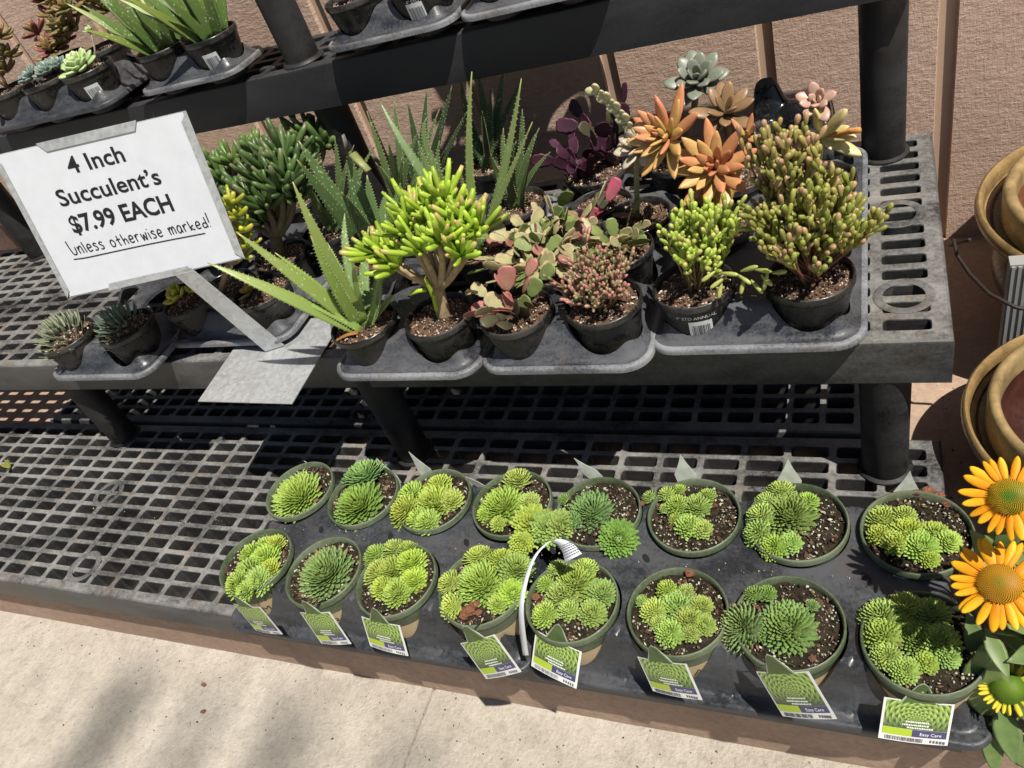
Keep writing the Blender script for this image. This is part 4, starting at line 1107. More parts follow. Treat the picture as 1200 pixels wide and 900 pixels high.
e, c = mid_pot(705, 235, 'pot of dark soil with a few magenta tipped crab cactus segments', 'potted_crab_cactus', y=1.07)
crab(e, c + (.01, -.02, -.006), up_chains(7, ['purple', 'mag', 'dark'], 1.4, rs, (1, 3), .45), rs, .034)

# orange sedum: two big rosettes
OR = [leaf_mesh(.056, .0085, .0042, (.44, .33, .12), (.62, .24, .11), ts=None, ws=(.6, .72, .92, 1, .86, .62, .36, .03), chan=.18, curl=.16, edge=(.60, .20, .12)),
      leaf_mesh(.054, .0090, .0042, (.50, .42, .14), (.64, .34, .12), ws=(.6, .72, .92, 1, .86, .62, .36, .03), chan=.18, curl=.12)]
e, c = mid_pot(838, 268, 'orange sedum with two star shaped rosettes on a bare stem', 'potted_sedum', y=.985)
for (u, v, yy, ax, N, s1) in [(836, 196, .955, (-.05, -.9, .75), 28, 1.15), (778, 160, .975, (-.45, -.7, .7), 28, 1.12), (876, 158, 1.02, (.2, -.6, .8), 9, .55)]:
    p = at(u, v, y=yy); leaf_rosette(e, OR, p, ax, N, .42, s1, 82, 2, .006, rs, drop=.012)
    mb = MB(); mb.sweep(bez(c + (0, 0, -.01), p - nz(ax)*.008, (0, .01, -.01), 8), np.linspace(.007, .004, 8), np.linspace(.007, .004, 8), (0, 1, .1), 8, (.40, .24, .06)); mb.build('stem', M['stem'], e)
leaf_rosette(e, OR, at(830, 262, y=.945), (0, -.5, 1), 6, .5, .7, 20, -10, .01, rs)
mb = MB(); mb.sweep(bez(at(845, 268, y=.96), at(800, 262, y=.93), (0, 0, .0), 6), (.003, .006, .008, .008, .006, .002), .003, UP, 7, (.55, .45, .12)); mb.build('fallen_leaf', M['succ'], e)

# ghost plant stalk and grey rosettes
GR = [leaf_mesh(.038, .011, .0035, (.15, .20, .14), (.19, .23, .17), chan=.18, curl=.12, edge=(.30, .24, .2))]
e, c = mid_pot(800, 165, 'grey green rosette succulent lifted above the orange sedum by the wall', 'potted_echeveria', y=1.20)
p = at(816, 92, y=1.18); leaf_rosette(e, GR, p, (.1, -.5, .8), 20, .55, 1.25, 78, -8, .006, rs, drop=.01)
mb = MB(); mb.sweep(bez(c + (0, 0, -.01), p - (0, 0, .008), (.01, 0, 0), 8), .005, .005, (0, 1, .1), 8, (.20, .16, .10)); mb.build('stem', M['stem'], e)
e, c = mid_pot(755, 225, 'cream and green rosette with a budding stalk left of the orange sedum', 'potted_echeveria', y=1.03)
PL = [leaf_mesh(.034, .010, .0034, (.38, .46, .24), (.52, .46, .36), chan=.18, curl=.15, edge=(.55, .36, .30))]
p = at(745, 170, y=1.0); leaf_rosette(e, PL, p, (-.5, -.5, .8), 16, .45, 1.1, 78, 0, .005, rs, drop=.008)
mb = MB(); mb.sweep(bez(c + (0, 0, -.01), p, (0, 0, 0), 6), .004, .004, (0, 1, .1), 8, (.3, .3, .16)); mb.build('stem', M['stem'], e)
mb = MB(); S = bez(at(748, 165, y=1.0), at(700, 108, y=1.01), (.01, 0, .01), 10); mb.sweep(S, .0022, .0022, (0, 1, .1), 6, (.40, .42, .22)); mb.build('flower_stalk', M['stem'], e)
BL = leaf_mesh(.017, .0055, .003, (.42, .44, .24), (.55, .50, .30), chan=.1, curl=.2)
for k, q in enumerate(S[2:]):
    for sg in (-1, 1): place(BL, e, q, nz(np.array([-.5, 0, .6]) + np.array([.55, -.3, .4])*sg), (0, -1, .5), .75 + .3*(k % 2), 'bud')
e, c = mid_pot(865, 175, 'bronze leaved rosette succulent right under the grey rosette', 'potted_sedum', y=1.12)
BZ = [leaf_mesh(.046, .0105, .004, (.20, .15, .07), (.30, .17, .09), chan=.18, curl=.12)]
p = at(850, 130, y=1.10); leaf_rosette(e, BZ, p, (.2, -.4, .9), 13, .6, 1.1, 70, -5, .006, rs, drop=.01)
mb = MB(); mb.sweep(bez(c + (0, 0, -.01), p - (0, 0, .006), (0, 0, 0), 6), .005, .005, (0, 1, .1), 8, (.22, .14, .08)); mb.build('stem', M['stem'], e)
e, c = mid_pot(958, 205, 'pale yellow and pink leaved succulent beside the black leg', 'potted_succulent', y=1.075)
YL = [leaf_mesh(.048, .0105, .004, (.56, .50, .18), (.70, .60, .24), chan=.2, curl=.1), leaf_mesh(.044, .0105, .004, (.50, .48, .20), (.66, .56, .26), chan=.2, curl=.15)]
PKL = [leaf_mesh(.026, .0080, .0034, (.42, .40, .22), (.58, .34, .28), chan=.2, curl=.15, edge=(.58, .30, .27))]
q0 = at(962, 160, y=1.05)
for (u, v) in [(1003, 128), (1008, 165), (1010, 188), (940, 162), (958, 125), (975, 178), (1000, 150)]:
    t = at(u, v, y=1.03 + rs.uniform(-.01, .02)); place(YL[rs.randint(2)], e, q0, t - q0, (rs.uniform(-.4, .4), -.5, .8), np.linalg.norm(t-q0)/.047, sw=.72)
leaf_rosette(e, PKL, at(957, 120, y=1.06), (-.1, -.7, .7), 12, .5, 1.1, 80, 5, .004, rs)
mb = MB(); mb.sweep(bez(c + (0, 0, -.01), q0, (0, 0, 0), 6), .004, .004, (0, 1, .1), 8, (.45, .38, .16)); mb.sweep(bez(q0, at(957, 124, y=1.065), (0, 0, 0), 5), .003, .003, (0, 1, .1), 8, (.45, .38, .16))
mb.sweep(bez(q0, at(1008, 152, y=1.02), (0, 0, .0), 5), (.003, .003, .003, .005, .004), .003, (0, 1, .1), 8, (.60, .28, .08)); mb.build('stem', M['stem'], e)

# --- grey trays of the middle shelf
def mid_tray(a, b, label, rows=4, py=.122, x_ext=.060):
    (ax_, ay), (bx_, by_) = FR[a][:2], FR[b][:2]; y0 = (ay+by_)/2
    ys = [y0 + py*k for k in range(rows)]
    tray('grow_tray', label, [ax_, bx_], ys, (ax_-x_ext, bx_+x_ext, y0-.0605, ys[-1]+.06), Z2+.026, ZR4-.020, Z2+.002, pr4, M['tray'], 'grey plastic grow trays', rise=(.005, .040), corner=.034)
mid_tray('1a', '1b', 'grey tray under the two small spiky rosettes at far left')
mid_tray('2a', '2b', 'grey tray tucked behind the metal foot of the sign', rows=3)
mid_tray('3a', '3b', 'grey tray under the spotted aloe and the bright jade')
mid_tray('4a', '4b', 'grey tray under the small crab cactus and the bushy rosy succulent')
mid_tray('5a', '5b', 'grey tray at the right end under the two bottle leaf succulents')
for k in ('1a', '1b', '2a', '2b', '3a', '3b', '4a', '4b', '5a', '5b'): pass

# glossy empty tray corner by the wall
c = at(922, 150, y=1.22); c[2] = 0
X0, X1, Y0, Y1 = c[0]-.065, c[0]+.075, 1.175, 1.315
e = empty('empty_tray', ((X0+X1)/2, (Y0+Y1)/2, Z2), 'empty glossy black tray with raised corner peaks against the wall', 'plant tray')
mb = MB(); n = 44; V = []
for i in range(n+1):
    for j in range(n+1):
        s, t = i/n, j/n; x = X0+(X1-X0)*s; y = Y0+(Y1-Y0)*t
        d = min(math.hypot(s-a, t-b_) for a in (.02, .98) for b_ in (.02, .98)); cup = math.hypot(s-.5, t-.5)
        edge = min(s, 1-s, t, 1-t)
        z = .278 + .045*sstep(.26, .09, math.hypot(s-.22, t-.80)) + .030*sstep(.22, .08, math.hypot(s-.84, t-.55)) - .06*sstep(.30, .20, math.hypot(s-.42, t-.25)) + .012*math.sin(9*s)*math.sin(7*t)
        z = z - .09*sstep(.10, 0, edge)
        V.append((x, y, z))
mb.add(V, [(i*(n+1)+j, (i+1)*(n+1)+j, (i+1)*(n+1)+j+1, i*(n+1)+j+1) for i in range(n) for j in range(n)])
mb.box((X0+.01, Y0+.01, Z2+.001), (X0+.02, Y1-.01, .22)); mb.box((X1-.02, Y0+.01, Z2+.001), (X1-.01, Y1-.01, .22))
mb.build('tray_shell', M['tray_gloss'], e)

# ------------------------------------------------------------------ top shelf
ZT = .604
def top_pot(x, y, label, name='potted_succulent', sticker=None):
    c = np.array([x, y, ZT]); e = potted(name, label, 'potted plant', c, 4, 'succulents on the top shelf')
    if sticker is not None: barcode_sticker(e, -math.pi/2 + sticker, -.064, -.024, .030, int(abs(x)*100))
    return e, c
TX = {'1c': -1.722, '1b': -1.597, '1a': -1.470, '2a': -1.268, '2b': -1.143, '3a': -.808, '3b': -.682, '4a': -.542, '4b': -.416, '5a': -.272, '5b': -.146}
YT = 1.262; Y1T = 1.245
e, c = top_pot(TX['1a'], Y1T, 'pale lime rosette succulent in a barcode pot at upper left', 'potted_echeveria', .62)
EV = [leaf_mesh(.036, .0115, .004, (.26, .40, .14), (.48, .60, .26), chan=.2, curl=.18, edge=(.50, .62, .32)), leaf_mesh(.034, .011, .004, (.22, .36, .14), (.42, .55, .25), chan=.2, curl=.16)]
leaf_rosette(e, EV, c + (-.008, -.006, .010), (.0, -.35, 1), 30, .4, 1.15, 84, 2, .008, rs, drop=.008)
mb = MB(); S = bez(c + (.01, .02, 0), c + (.035, .03, .055), (.01, 0, 0), 6); mb.sweep(S, .002, .002, (0, 1, .1), 6, (.40, .42, .28)); mb.build('flower_stalk', M['stem'], e)
leaf_rosette(e, EV, S[-1], (0, -.3, 1), 8, .2, .42, 80, 20, .002, rs)
BG = [leaf_mesh(.028, .008, .0032, (.12, .19, .16), (.20, .27, .23), chan=.18, curl=.2)]
e, c = top_pot(TX['1b'], Y1T, 'blue grey rosettes in the pot left of the pale lime one', 'potted_echeveria')
for dx, dy in ((-.022, -.012), (.014, .0), (-.004, .026), (.03, .02)): leaf_rosette(e, BG, c + (dx, dy, .010), (dx*8, dy*8-.3, 1), 20, .45, 1.0, 82, 10, .004, rs)
RD = [leaf_mesh(.034, .0075, .0035, (.18, .14, .06), (.24, .15, .05), chan=.18, curl=.15), leaf_mesh(.034, .0075, .0035, (.12, .15, .06), (.22, .17, .06), chan=.18, curl=.15)]
e, c = top_pot(TX['1c'], Y1T, 'bronze and olive sedum in the leftmost pot of the top shelf', 'potted_sedum')
for k in range(9):
    d = np.array([rs.uniform(-.05, .05), rs.uniform(-.05, .05), rs.uniform(.03, .12)]); leaf_rosette(e, RD, c + d, (d[0]*8, d[1]*8-.2, 1), 14, .5, 1.1, 78, 0, .004, rs, drop=.01)
mb = MB()
for k in range(5): mb.sweep(bez(c, c + (rs.uniform(-.04, .04), rs.uniform(-.03, .03), .10), (0, 0, 0), 5), .003, .003, (0, 1, .1), 6, (.2, .12, .07))
mb.build('stem', M['stem'], e)
e, c = top_pot(-1.56, 1.395, 'tall bronze red sedum behind the pale lime rosette', 'potted_sedum')
for k in range(12):
    d = np.array([rs.uniform(-.09, .05), rs.uniform(-.05, .05), rs.uniform(.02, .14)]); leaf_rosette(e, RD, c + d, (d[0]*8, d[1]*8-.2, 1), 13, .5, 1.15, 78, 0, .004, rs, drop=.01)
e, c = top_pot(-1.70, 1.395, 'reddish brown sedum at the upper left corner of the picture', 'potted_sedum')
RR = [leaf_mesh(.034, .0085, .0035, (.16, .06, .05), (.28, .09, .07), chan=.18, curl=.15), RD[0]]
for k in range(12):
    d = np.array([rs.uniform(-.07, .07), rs.uniform(-.05, .05), rs.uniform(.02, .14)]); leaf_rosette(e, RR, c + d, (d[0]*8, d[1]*8-.2, 1), 13, .5, 1.15, 78, 0, .004, rs, drop=.01)
for key, lab, stk in (('2a', 'striped upright aloe in the left pot of the tray beside the post', None), ('2b', 'striped upright aloe in the barcode pot just left of the post', .35)):
    e, c = top_pot(TX[key], YT, lab, 'potted_aloe', stk)
    for k in range(17):
        a = k*2.4; r_ = .008 + .022*math.sqrt(k/17); lean = .2 + .75*k/17
        b = c + (r_*math.cos(a), r_*math.sin(a), -.006); t = b + np.array([math.cos(a)*lean*.10 - .03, math.sin(a)*lean*.09, .15 - .05*k/17 + rs.uniform(-.02, .02)])
        aloe_leaf(e, b, t, .0105, (0, 0, .01), (.075, .135, .03), (.14 + .10*(k % 3 == 0), .21 + .08*(k % 3 == 0), .055), teeth=False, tip=(.2, .2, .08))
for key, lab, stk in (('3a', 'low dark succulent in the pot just right of the post', None), ('3b', 'black pot with a large barcode sticker right of the post', .10), ('4a', 'black pot in the tray right of the large barcode sticker', None), ('4b', 'second black pot from the right part of the top rail', None)):
    e, c = top_pot(TX[key], YT, lab, 'potted_succulent', stk)
    leaf_rosette(e, BG if key in ('3a', '4b') else EV, c + (0, .0, .008), (0, -.2, 1), 22, .5, 1.1, 82, 5, .005, rs)
    if key == '3b': wrapped_text(e, H4, rl4, -math.pi/2 + .1, -.024, '4" STD', .008, M['sticker'], .0007)
e, c = top_pot(TX['4a'], YT+.125, 'tall dark bush behind the pots in the middle of the top shelf', 'potted_jade')  # out of view, added to keep sun off the wall behind
gollum(e, c + (0, 0, -.008), [c + np.array(d_) for d_ in ((-.05, 0, .10), (.05, 0, .10), (0, .02, .14), (.08, 0, .13), (-.08, 0, .14))], 16, .06, .006, (.07, .13, .03), (.12, .2, .05), (.2, .2, .1), .01, rs)
def top_tray(a, b, label, y0, extra=None, mat='tray', z=0):
    xs_ = [TX[a], TX[b]] if extra is None else [TX[k] for k in extra]
    two = 'middle' in label or 'left' in label and 'far' in label
    ys_ = [y0, y0+.125] if two else [y0]
    tray('grow_tray', label, xs_, ys_, (xs_[0]-.060, xs_[-1]+.060, y0-.0605, ys_[-1]+.062), ZT-.058, ZT-.020, ZT-H4-.001, lambda q: .0385 + (R4-.0385)*min(1.05, max(0, (q-(ZT-H4))/H4)), M[mat], 'trays on the top shelf', rise=(.005, .040), corner=.034)
top_tray('1c', '1a', 'dark tray of three pots at the far left of the top shelf', Y1T, ('1c', '1b', '1a'), 'tray_dark')
top_tray('2a', '2b', 'grey tray of striped aloes left of the post', YT)
top_tray('3a', '3b', 'grey tray right of the post holding the large barcode pot', YT)
top_tray('4a', '4b', 'grey tray in the middle of the top shelf', YT)  # its rear row is added out of view with the wall-shading bush

# ------------------------------------------------------------------ price sign
sc = np.array([-1.063, .809, .495]); sX = nz((.908, .404, -.112)); sU = np.array([.028, .209, .977]); sU = nz(sU - sX*(sU @ sX)); sN = np.cross(sX, sU)
W2, H2 = .150, .118
e = empty('price_sign', (sc[0], sc[1], Z2), 'white paper price sign in a galvanised metal holder standing on the middle shelf', 'sign')
def S3(x_, y_, n_=0.0): return sc + sX*x_ + sU*y_ + sN*n_
def spoly(name, pts, n0, n1, mat, parent=None):
    mb = MB(); k = len(pts); V = [S3(a, b, n0) for a, b in pts] + [S3(a, b, n1) for a, b in pts]
    mb.add(V, [tuple(reversed(range(k))), tuple(range(k, 2*k))] + [(i, (i+1) % k, k+(i+1) % k, k+i) for i in range(k)]); return mb.build(name, mat, parent or e, smooth=False)
spoly('back_plate', [(-W2, -H2), (W2, -H2), (W2, H2), (-W2, H2)], -.0012, 0, M['galv'])
spoly('paper', [(-W2+.003, -H2+.002), (W2-.004, -H2+.002), (W2-.004, H2-.001), (-W2+.003, H2-.001)], .0006, .0010, M['paper'])
spoly('side_channel', [(W2-.011, -H2+.012), (W2+.002, -H2), (W2+.002, H2), (W2-.011, H2-.014)], .0022, .0030, M['galv'])
spoly('side_channel', [(-W2-.002, -H2), (-W2+.006, -H2+.012), (-W2+.006, H2-.014), (-W2-.002, H2)], .0022, .0030, M['galv'])
spoly('top_clip', [(-.071, H2-.011), (.068, H2-.011), (.076, H2+.003), (-.081, H2+.003)], .0022, .0030, M['galv'])
spoly('bottom_clip', [(-.083, -H2-.002), (.064, -H2-.002), (.057, -H2+.009), (-.076, -H2+.009)], .0022, .0030, M['galv'])
sgn = e.children[1]
for body, size, x0, y0, bold, wtarget in (('4 Inch', .035, -.053, .0685, .0006, .089), ("Succulent\u2019s", .036, -.090, .0250, .0006, .164), ('$7.99 EACH', .038, -.091, -.0185, .0010, .166)):
    V, F = text_verts(body, size, bold, 'LEFT')
    k = wtarget/(V[:, 0].max() - V[:, 0].min())
    mb = MB(); mb.add([S3(x0 + (v[0]-V[:, 0].min())*k, y0 + v[1]*1.0, .0015) for v in V], F); mb.build('lettering', M['ink'], sgn, smooth=False)
# handwriting as pen strokes
HW = {'U': [[(0, 1.0), (.02, .5), (.1, .08), (.25, 0), (.38, .12), (.42, .5)]], 'n': [[(0, .5), (.03, 0)], [(.03, .3), (.15, .5), (.27, .45), (.3, 0)]], 'l': [[(0, 1.05), (.05, 0)]],
      'e': [[(.02, .26), (.3, .3), (.26, .48), (.1, .5), (0, .25), (.1, .02), (.32, .08)]], 's': [[(.28, .45), (.14, .52), (.03, .4), (.25, .2), (.2, .02), (0, .04)]],
      'o': [[(.16, .5), (.02, .35), (.05, .05), (.25, .02), (.33, .28), (.16, .5)]], 't': [[(.15, .95), (.15, .1), (.24, .0)], [(0, .55), (.32, .6)]], 'h': [[(0, 1.0), (.03, 0)], [(.03, .3), (.15, .5), (.27, .42), (.3, 0)]],
      'r': [[(0, .5), (.04, 0)], [(.03, .3), (.14, .5), (.28, .46)]], 'w': [[(0, .5), (.1, 0), (.2, .4), (.32, 0), (.42, .52)]], 'i': [[(0, .48), (.02, 0)], [(0, .68), (.02, .72)]],
      'm': [[(0, .5), (.03, 0)], [(.03, .3), (.13, .5), (.22, .42), (.23, 0)], [(.23, .3), (.34, .5), (.44, .42), (.46, 0)]], 'a': [[(.3, .46), (.12, .5), (.0, .25), (.1, .0), (.28, .15), (.3, .48), (.33, 0)]],
      'k': [[(0, .95), (.03, 0)], [(.3, .5), (.04, .25), (.32, 0)]], 'd': [[(.3, .4), (.12, .48), (0, .22), (.1, 0), (.28, .1)], [(.31, 1.0), (.33, 0)]], '!': [[(.06, 1.0), (.02, .3)], [(0, .02), (.02, .05)]]}
def stroke(pts, wpen):
    P = np.array(pts, float); fine = []
    for i in range(len(P)-1):
        a, b, c2, d = P[max(i-1, 0)], P[i], P[i+1], P[min(i+2, len(P)-1)]
        for t in np.linspace(0, 1, 5, endpoint=False): fine.append(.5*(2*b + (c2-a)*t + (2*a-5*b+4*c2-d)*t*t + (3*b-a-3*c2+d)*t**3))
    fine.append(P[-1]); fine = np.array(fine); T = np.gradient(fine, axis=0); V = []
    for q, t in zip(fine, T):
        t = t/(np.linalg.norm(t)+1e-9); nn = np.array([-t[1], t[0]]); V += [S3(*(q+nn*wpen), .00165), S3(*(q-nn*wpen), .00165)]
    return V, [(2*i, 2*i+1, 2*i+3, 2*i+2) for i in range(len(fine)-1)]
mb = MB(); x_ = -.1096; hs = .0255; rh = random.Random(2)
for ch in 'Unless otherwise marked!':
    if ch == ' ': x_ += .0085; continue
    wmax = max(p[0] for s in HW[ch] for p in s); up_ = -(x_+.1096)*.018
    for s in HW[ch]:
        V, F = stroke([(x_ + p[0]*hs*.82 - p[1]*hs*.05, -.0515 + up_ + p[1]*hs*(.72 if ch in 'lthkd' else 1)*.92 + rh.uniform(-.0002, .0002)) for p in s], .00095); mb.add(V, F)
    x_ += wmax*hs*.82 + .0038
V, F = stroke([(-.112, -.0582), (-.09, -.0600), (-.04, -.0605), (.03, -.0615), (.106, -.0640)], .0009); mb.add(V, F)
mb.build('handwriting', M['ink'], sgn, smooth=False)
# post and foot
pa0, pa1 = S3(.030, -H2+.004, .004), S3(.062, -H2+.004, .004)
pb0, pb1 = at(311, 412, z=Z2+.008), at(333, 405, z=Z2+.008)
mb = MB(); k = 10; V = []
for i in range(k+1):
    f = i/k; a = pa0*(1-f) + pb0*f; b = pa1*(1-f) + pb1*f; V += [a, b, a + (.0, .0016, 0), b + (.0, .0016, 0)]
F = []
for i in range(k): a = 4*i; b = a+4; F += [(a, b, b+1, a+1), (a+2, a+3, b+3, b+2), (a, a+2, b+2, b), (a+1, b+1, b+3, a+3)]
mb.add(V, F); mb.build('post', M['galv'], e, smooth=False)
fp = [at(u, v, z=Z2+.006) for u, v in [(232, 470), (342, 473), (389, 394), (386, 373), (352, 373), (285, 392)]]
mb = MB(); n = len(fp); mb.add([p for p in fp] + [p - (0, 0, .0016) for p in fp], [tuple(range(n)), tuple(reversed(range(n, 2*n)))] + [(i, n+i, n+(i+1) % n, (i+1) % n) for i in range(n)]); mb.build('foot_plate', M['galv'], e, smooth=False)

# ------------------------------------------------------------------ glazed pots at the right
def glazed(name, label, cx, cy, zr, R, belly):
    e = empty(name, (cx, cy, ZL), label, 'glazed pot', 'large glazed pots')
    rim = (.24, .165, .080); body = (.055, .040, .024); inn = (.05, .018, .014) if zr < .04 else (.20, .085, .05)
    H = zr - ZL
    def ring(nm, prof, col, inner=False):
        mb = MB(); mb.lathe([(r, zr+z) for r, z in prof], (cx, cy, 0), 96, col); return mb.build(nm, M['glaze'], e, sharp=60)
    ring('flange', [(R*.91, -.036), (R*.985, -.028), (R, -.018), (R*.992, -.008), (R*.975, -.005), (R*.955, -.008), (R*.942, -.016), (R*.938, -.038)], rim)
    ring('rim', [(R*.84, -.036), (R*.842, .004), (R*.835, .012), (R*.815, .016), (R*.785, .016), (R*.765, .011), (R*.757, .003), (R*.752, -.03)], (.26, .19, .10))
    ring('neck_ring', [(R*.80, -.058), (R*.845, -.062), (R*.855, -.070), (R*.83, -.078), (R*.76, -.080)], (.09, .078, .05))
    ring('gutter', [(R*.940, -.036), (R*.838, -.036)], (.035, .028, .02))
    ring('inside', [(R*.752, -.02), (R*.75, -.07), (R*.70, -H+.06), (R*.5, -H+.035), (.001, -H+.03)], inn)
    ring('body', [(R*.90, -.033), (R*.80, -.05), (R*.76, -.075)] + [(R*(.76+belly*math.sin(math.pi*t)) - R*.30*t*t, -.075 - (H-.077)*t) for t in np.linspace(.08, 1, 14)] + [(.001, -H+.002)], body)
    return e
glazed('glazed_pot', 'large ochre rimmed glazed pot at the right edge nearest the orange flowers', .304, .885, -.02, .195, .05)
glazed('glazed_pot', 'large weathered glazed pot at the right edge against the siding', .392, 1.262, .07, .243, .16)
c = at(1184, 311, y=1.075)
e = empty('concrete_block', (c[0]+.03, 1.085, ZL), 'ribbed grey concrete block standing at the right edge between the glazed pots', 'block')
mb = MB(); x0 = c[0]
mb.box((x0, 1.075, ZL), (x0+.058, 1.098, c[2]))
for k in range(7): mb.box((x0+.002+k*.0083, 1.0715, ZL+.002), (x0+.0062+k*.0083, 1.0745, c[2]-.002))
mb.build('block', M['rock'], e, smooth=False)
mb = MB(); W = [at(1113, 288, y=1.2), at(1122, 285, y=1.14), at(1136, 281, y=1.1)]; mb.sweep(bez(W[0], W[2], (0, 0, .0), 8), .0028, .0028, (0, 1, .1), 8)
W = np.array([at(1117, 280, y=1.13), at(1122, 300, y=1.11), at(1137, 322, y=1.05), at(1160, 345, y=1.0), at(1190, 360, y=.97), at(1215, 365, y=.97)]); mb.sweep(W, .0028, .0028, (0, 1, .1), 8)
o = mb.build('rusty_wire', M['wire'], None, loc=at(1122, 285, y=1.14)); tag(o, 'dark twisted wire around the neck of the glazed pot by the siding', 'wire')

# ------------------------------------------------------------------ orange coneflower
pc = np.array([.232, .548, .0])
e = empty('potted_coneflower', (pc[0], pc[1], ZL), 'orange coneflower plant with two open blooms and one bud at lower right', 'potted plant')
mb = MB(); mb.lathe([(.001, ZL+.002), (.070, ZL+.002), (.088, .006), (.092, .008), (.094, .0), (.094, -.015), (.089, -.017), (.072, ZL+.001), (.001, ZL+.001)], (pc[0], pc[1], 0), 56); mb.build('pot', M['pot'], e, sharp=50)
mb = MB(); mb.lathe([(.001, -.004), (.05, -.006), (.087, -.008)], (pc[0], pc[1], 0), 40, (.05, .035, .025)); mb.build('soil', M['soil'], e)
rw = lambda z: .072 + (.0885-.072)*(z-ZL)/(0-ZL)
for z0, z1, m_ in ((-.158, -.150, 'paper'), (-.150, -.130, 'purple'), (-.130, -.118, 'lime'), (-.118, -.05, 'kraft')):
    mb = MB(); V = []
    for k in range(19):
        a = math.radians(180 + 110*k/18)
        for z in (z0, z1): V.append((pc[0] + (rw(z)+.0012)*math.cos(a), pc[1] + (rw(z)+.0012)*math.sin(a), z))
    mb.add(V, [(2*i, 2*i+2, 2*i+3, 2*i+1) for i in range(18)]); mb.build('printed_band', M[m_], e)
def pet_mesh(c0, c1, L, W):
    ts = [0, .15, .35, .6, .8, .92, 1.0]; ws = [.5, .75, .96, 1.0, .82, .55, .18]
    return leaf_mesh(L, W, .0004, c0, c1, ts, ws, chan=rs.uniform(-.5, -.1), curl=rs.uniform(-.22, .10), n=10, mat='petal', name='petal', edge=tuple(np.array(c1)*np.array([.95, .82, .7])))
PT = [pet_mesh((.82, .30, .008), (.92, .56, .02), .030, .0050), pet_mesh((.80, .24, .008), (.90, .48, .015), .030, .0048), pet_mesh((.86, .38, .010), (.94, .62, .03), .030, .0051), pet_mesh((.80, .28, .008), (.92, .52, .02), .031, .0043), pet_mesh((.84, .36, .010), (.93, .60, .03), .027, .0046), pet_mesh((.80, .26, .008), (.90, .50, .015), .029, .0053)]
YP = [pet_mesh((.55, .55, .04), (.72, .60, .03), .014, .0020)]
def cone(e, c, ax, rd, dome, npet, meshes, s, cin, cout, seeds=420, droop=0.0, start=.9, co_base=(.40, .20, .012)):
    ax = nz(ax); xx = nz(np.cross(ax, (.2, 1, .3))); yy = np.cross(ax, xx); B = np.stack([xx, yy, ax], 1); mb = MB()
    prof = [(rd*math.sin(t)*1.0, dome*math.cos(t)) for t in np.linspace(.02, 1.75, 14)]
    mb.lathe(prof, c, 40, np.array(co_base), ax=B)
    for i in range(seeds):
        q = (i+.5)/seeds; r_ = rd*math.sqrt(q)*.98; th = i*2.39996; zt = dome*math.sqrt(max(0, 1-(r_/rd)**2))
        p = c + B @ np.array([r_*math.cos(th), r_*math.sin(th), zt]); d = B @ nz(np.array([r_*math.cos(th)*.7, r_*math.sin(th)*.7, rd*.75]))
        f = min(1, q*5.0)**.9 if rd > .018 or len(meshes) > 1 else q**.8; cc = np.array(cin)*(1-f) + np.array(cout)*f; L = .0030*(.5+.5*q)
        x = nz(np.cross(d, (.3, .9, .4))); y = np.cross(d, x); w = .00075
        mb.add([p + x*w, p - x*.5*w + y*.87*w, p - x*.5*w - y*.87*w, p + d*L], [(0, 1, 3), (1, 2, 3), (2, 0, 3)], np.array([cc*.38, cc*.38, cc*.38, cc*1.3]))
    head = mb.build('flower_head', M['petal'], e)
    for k in range(npet):
        th = 2*math.pi*k/npet + rs.uniform(-.09, .09); rad = xx*math.cos(th) + yy*math.sin(th); dr = droop + rs.uniform(-.14, .14)
        place(meshes[rs.randint(len(meshes))], e, c + rad*rd*start - ax*.001*(k % 2), rad*math.cos(dr) - ax*math.sin(dr), ax*math.cos(dr) + rad*math.sin(dr), s*rs.uniform(.9, 1.1), 'petal', rs.uniform(.9, 1.1), parent=head)
heads = [(1183, 582, .535, (-.25, -.55, .8), .0165, .0075, 23, PT, .84, (.20, .42, .03), (.82, .46, .02), .05), (1172, 684, .500, (-.18, -.45, .88), .0190, .008, 26, PT, .94, (.20, .42, .03), (.82, .42, .02), .10), (1181, 806, .475, (-.05, -.45, .9), .0165, .010, 34, YP, 1.0, (.42, .50, .05), (.09, .22, .01), -.25)]
for (u, v, yy, ax, rd, dm, npt, ms, s, ci_, co_, dr) in heads:
    p = at(u, v, y=yy); cone(e, p, ax, rd, dm, npt, ms, s, ci_, co_, droop=dr, co_base=(.40, .20, .012) if rd > .018 else (.08, .20, .012))
    mb = MB(); mb.sweep(bez(pc + (rs.uniform(-.03, .0), rs.uniform(-.02, .02), -.01), p - nz(ax)*.004, -nz(ax)*.03, 9), .0026, .0026, (0, 1, .1), 8, (.20, .28, .08)); mb.build('stem', M['stem'], e)
CL = [leaf_mesh(1, .19, .006, (.15, .22, .06), (.17, .25, .08), ts=(0, .08, .2, .35, .5, .65, .8, .92, 1), ws=(.12, .3, .75, 1, .98, .82, .52, .22, .02), chan=.22, curl=-.18, mat='flat', edge=(.20, .27, .10)),
      leaf_mesh(1, .22, .006, (.12, .19, .05), (.14, .21, .07), ts=(0, .08, .2, .35, .5, .65, .8, .92, 1), ws=(.12, .3, .75, 1, .98, .82, .52, .22, .02), chan=.25, curl=-.22, mat='flat', edge=(.18, .24, .09))]
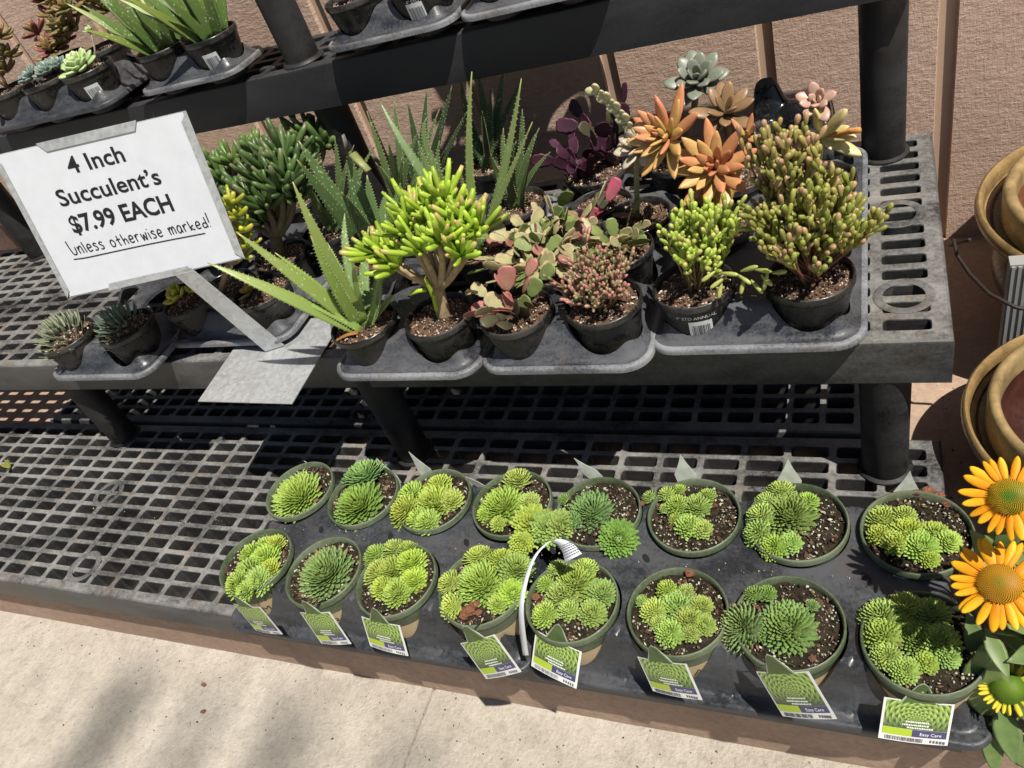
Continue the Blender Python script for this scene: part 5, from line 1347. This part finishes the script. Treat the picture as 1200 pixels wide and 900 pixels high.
for (u0, v0, u1, v1, y0, y1, k) in [(1155, 738, 1180, 788, .50, .46, 0), (1170, 738, 1215, 770, .51, .49, 0), (1150, 758, 1158, 850, .49, .455, 0), (1172, 826, 1190, 892, .475, .43, 1), (1160, 850, 1166, 905, .46, .425, 0), (1160, 655, 1150, 632, .55, .54, 1), (1165, 640, 1200, 615, .55, .55, 1), (1155, 640, 1178, 620, .56, .56, 0),
                                   (1165, 760, 1210, 800, .52, .52, 1), (1150, 775, 1138, 730, .50, .52, 1), (1185, 820, 1225, 850, .48, .45, 1), (1190, 720, 1235, 700, .53, .52, 0), (1160, 770, 1145, 800, .50, .475, 1), (1195, 640, 1230, 660, .56, .55, 1), (1150, 690, 1132, 650, .54, .55, 0), (1200, 770, 1230, 810, .52, .5, 0), (1180, 855, 1215, 905, .47, .45, 1), (1165, 700, 1140, 720, .53, .525, 1)]:
    a = at(u0, v0, y=y0); b = at(u1, v1, y=y1); place(CL[k], e, a, b - a, nz(CAM - a)*.7 + UP*.5, np.linalg.norm(b-a)*1.12)
    mb = MB(); mb.sweep(bez(pc + (rs.uniform(-.04, -.01), rs.uniform(-.03, .02), -.006), a, (0, 0, -.01), 6), .0018, .0018, (0, 1, .1), 6, (.18, .25, .08)); mb.build('stem', M['stem'], e)

for k in range(34):                                    # leaves low round the plant
    a = k*2.4; r_ = rs.uniform(.01, .07); b = pc + np.array([r_*math.cos(a), r_*math.sin(a), rs.uniform(.0, .05)])
    d = np.array([math.cos(a)*rs.uniform(.6, 1), math.sin(a)*rs.uniform(.6, 1), rs.uniform(.1, .9)]); place(CL[k % 2], e, b, d, UP + np.array([0, -.3, 0]), rs.uniform(.06, .09))
    mb = MB(); mb.sweep(bez(pc + (r_*.5*math.cos(a), r_*.5*math.sin(a), -.006), b, (0, 0, 0), 4), .0016, .0016, (0, 1, .1), 6, (.18, .25, .08)); mb.build('stem', M['stem'], e)

# ------------------------------------------------------------------ small litter
for (u, v, lab) in [(241, 803, 'small brown dry leaf on the pavement nearest the bench'), (241, 832, 'small brown dry leaf on the pavement, the lower of two')]:
    p = at(u, v, z=ZG+.003); o = link('dry_leaf', leaf_mesh(.010, .004, .0008, (.22, .10, .04), (.30, .15, .06), chan=.4, curl=.3, mat='flat', name='dry_leaf')); o.location = tuple(p); o.rotation_euler = (0, 0, rs.uniform(0, 6)); tag(o, lab, 'leaf', 'dry leaves on the pavement')
p = at(12, 548, z=Z1+.003)
e = empty('dry_sprig', p, 'tiny yellow green sprig lying on the left of the lowest bench', 'sprig')
lm = leaf_mesh(.022, .005, .001, (.25, .28, .06), (.35, .32, .08), chan=.3, curl=.3, mat='flat')
for d in ((-.3, .4, .5), (.1, .6, .7), (.5, -.5, .1), (-.4, -.1, .5)): place(lm, e, p, d, (0, -.5, 1), 1.0)

# ------------------------------------------------------------------ shade slats over the pavement
e = empty('shade_slats', (0, -4.5, 14.0), 'overhead shade slats whose soft shadows cross the pavement', 'shade slats')
for gx, w in ((-1.37, .036), (-1.16, .018), (-.955, .030), (-.70, .016)):
    hgt = 14.0; bx_ = gx - SUN.x/-SUN.z*(hgt-ZG); by_ = SUN.y/-SUN.z*(hgt-ZG)
    mb = MB(); mb.box((bx_-w, -7.2, hgt), (bx_+w, .42-by_, hgt+.02)); mb.build('slat', M['groove'], e, smooth=False)

# ------------------------------------------------------------------ spilled potting soil
cr = MB(); rc = np.random.RandomState(5)
oc = np.array([(1, 0, 0), (-1, 0, 0), (0, 1, 0), (0, -1, 0), (0, 0, 1), (0, 0, -1)], float)
of = [(0, 2, 4), (2, 1, 4), (1, 3, 4), (3, 0, 4), (2, 0, 5), (1, 2, 5), (3, 1, 5), (0, 3, 5)]
def crumbs(n, x0, x1, y0, y1, z, smax=.0022):
    for k in range(n):
        q, _ = np.linalg.qr(rc.normal(size=(3, 3))); sz = smax*rc.uniform(.25, 1)
        col = np.array((.52, .44, .34)) if rc.rand() < .3 else np.array((.09, .06, .04))*rc.uniform(.5, 1.8)
        cr.add((q @ (oc*sz*np.array([1.2, .8, .6])).T).T + (rc.uniform(x0, x1), rc.uniform(y0, y1), z + sz*.4), of, col)
crumbs(160, -1.45, .02, .575, .592, -.012, .0016)
crumbs(260, -1.9, .3, .28, .484, ZG, .0026)
crumbs(60, .09, .12, .5, 1.4, ZL, .003)
tag(cr.build('spilled_soil', M['soil'], None, smooth=False), kind='stuff')
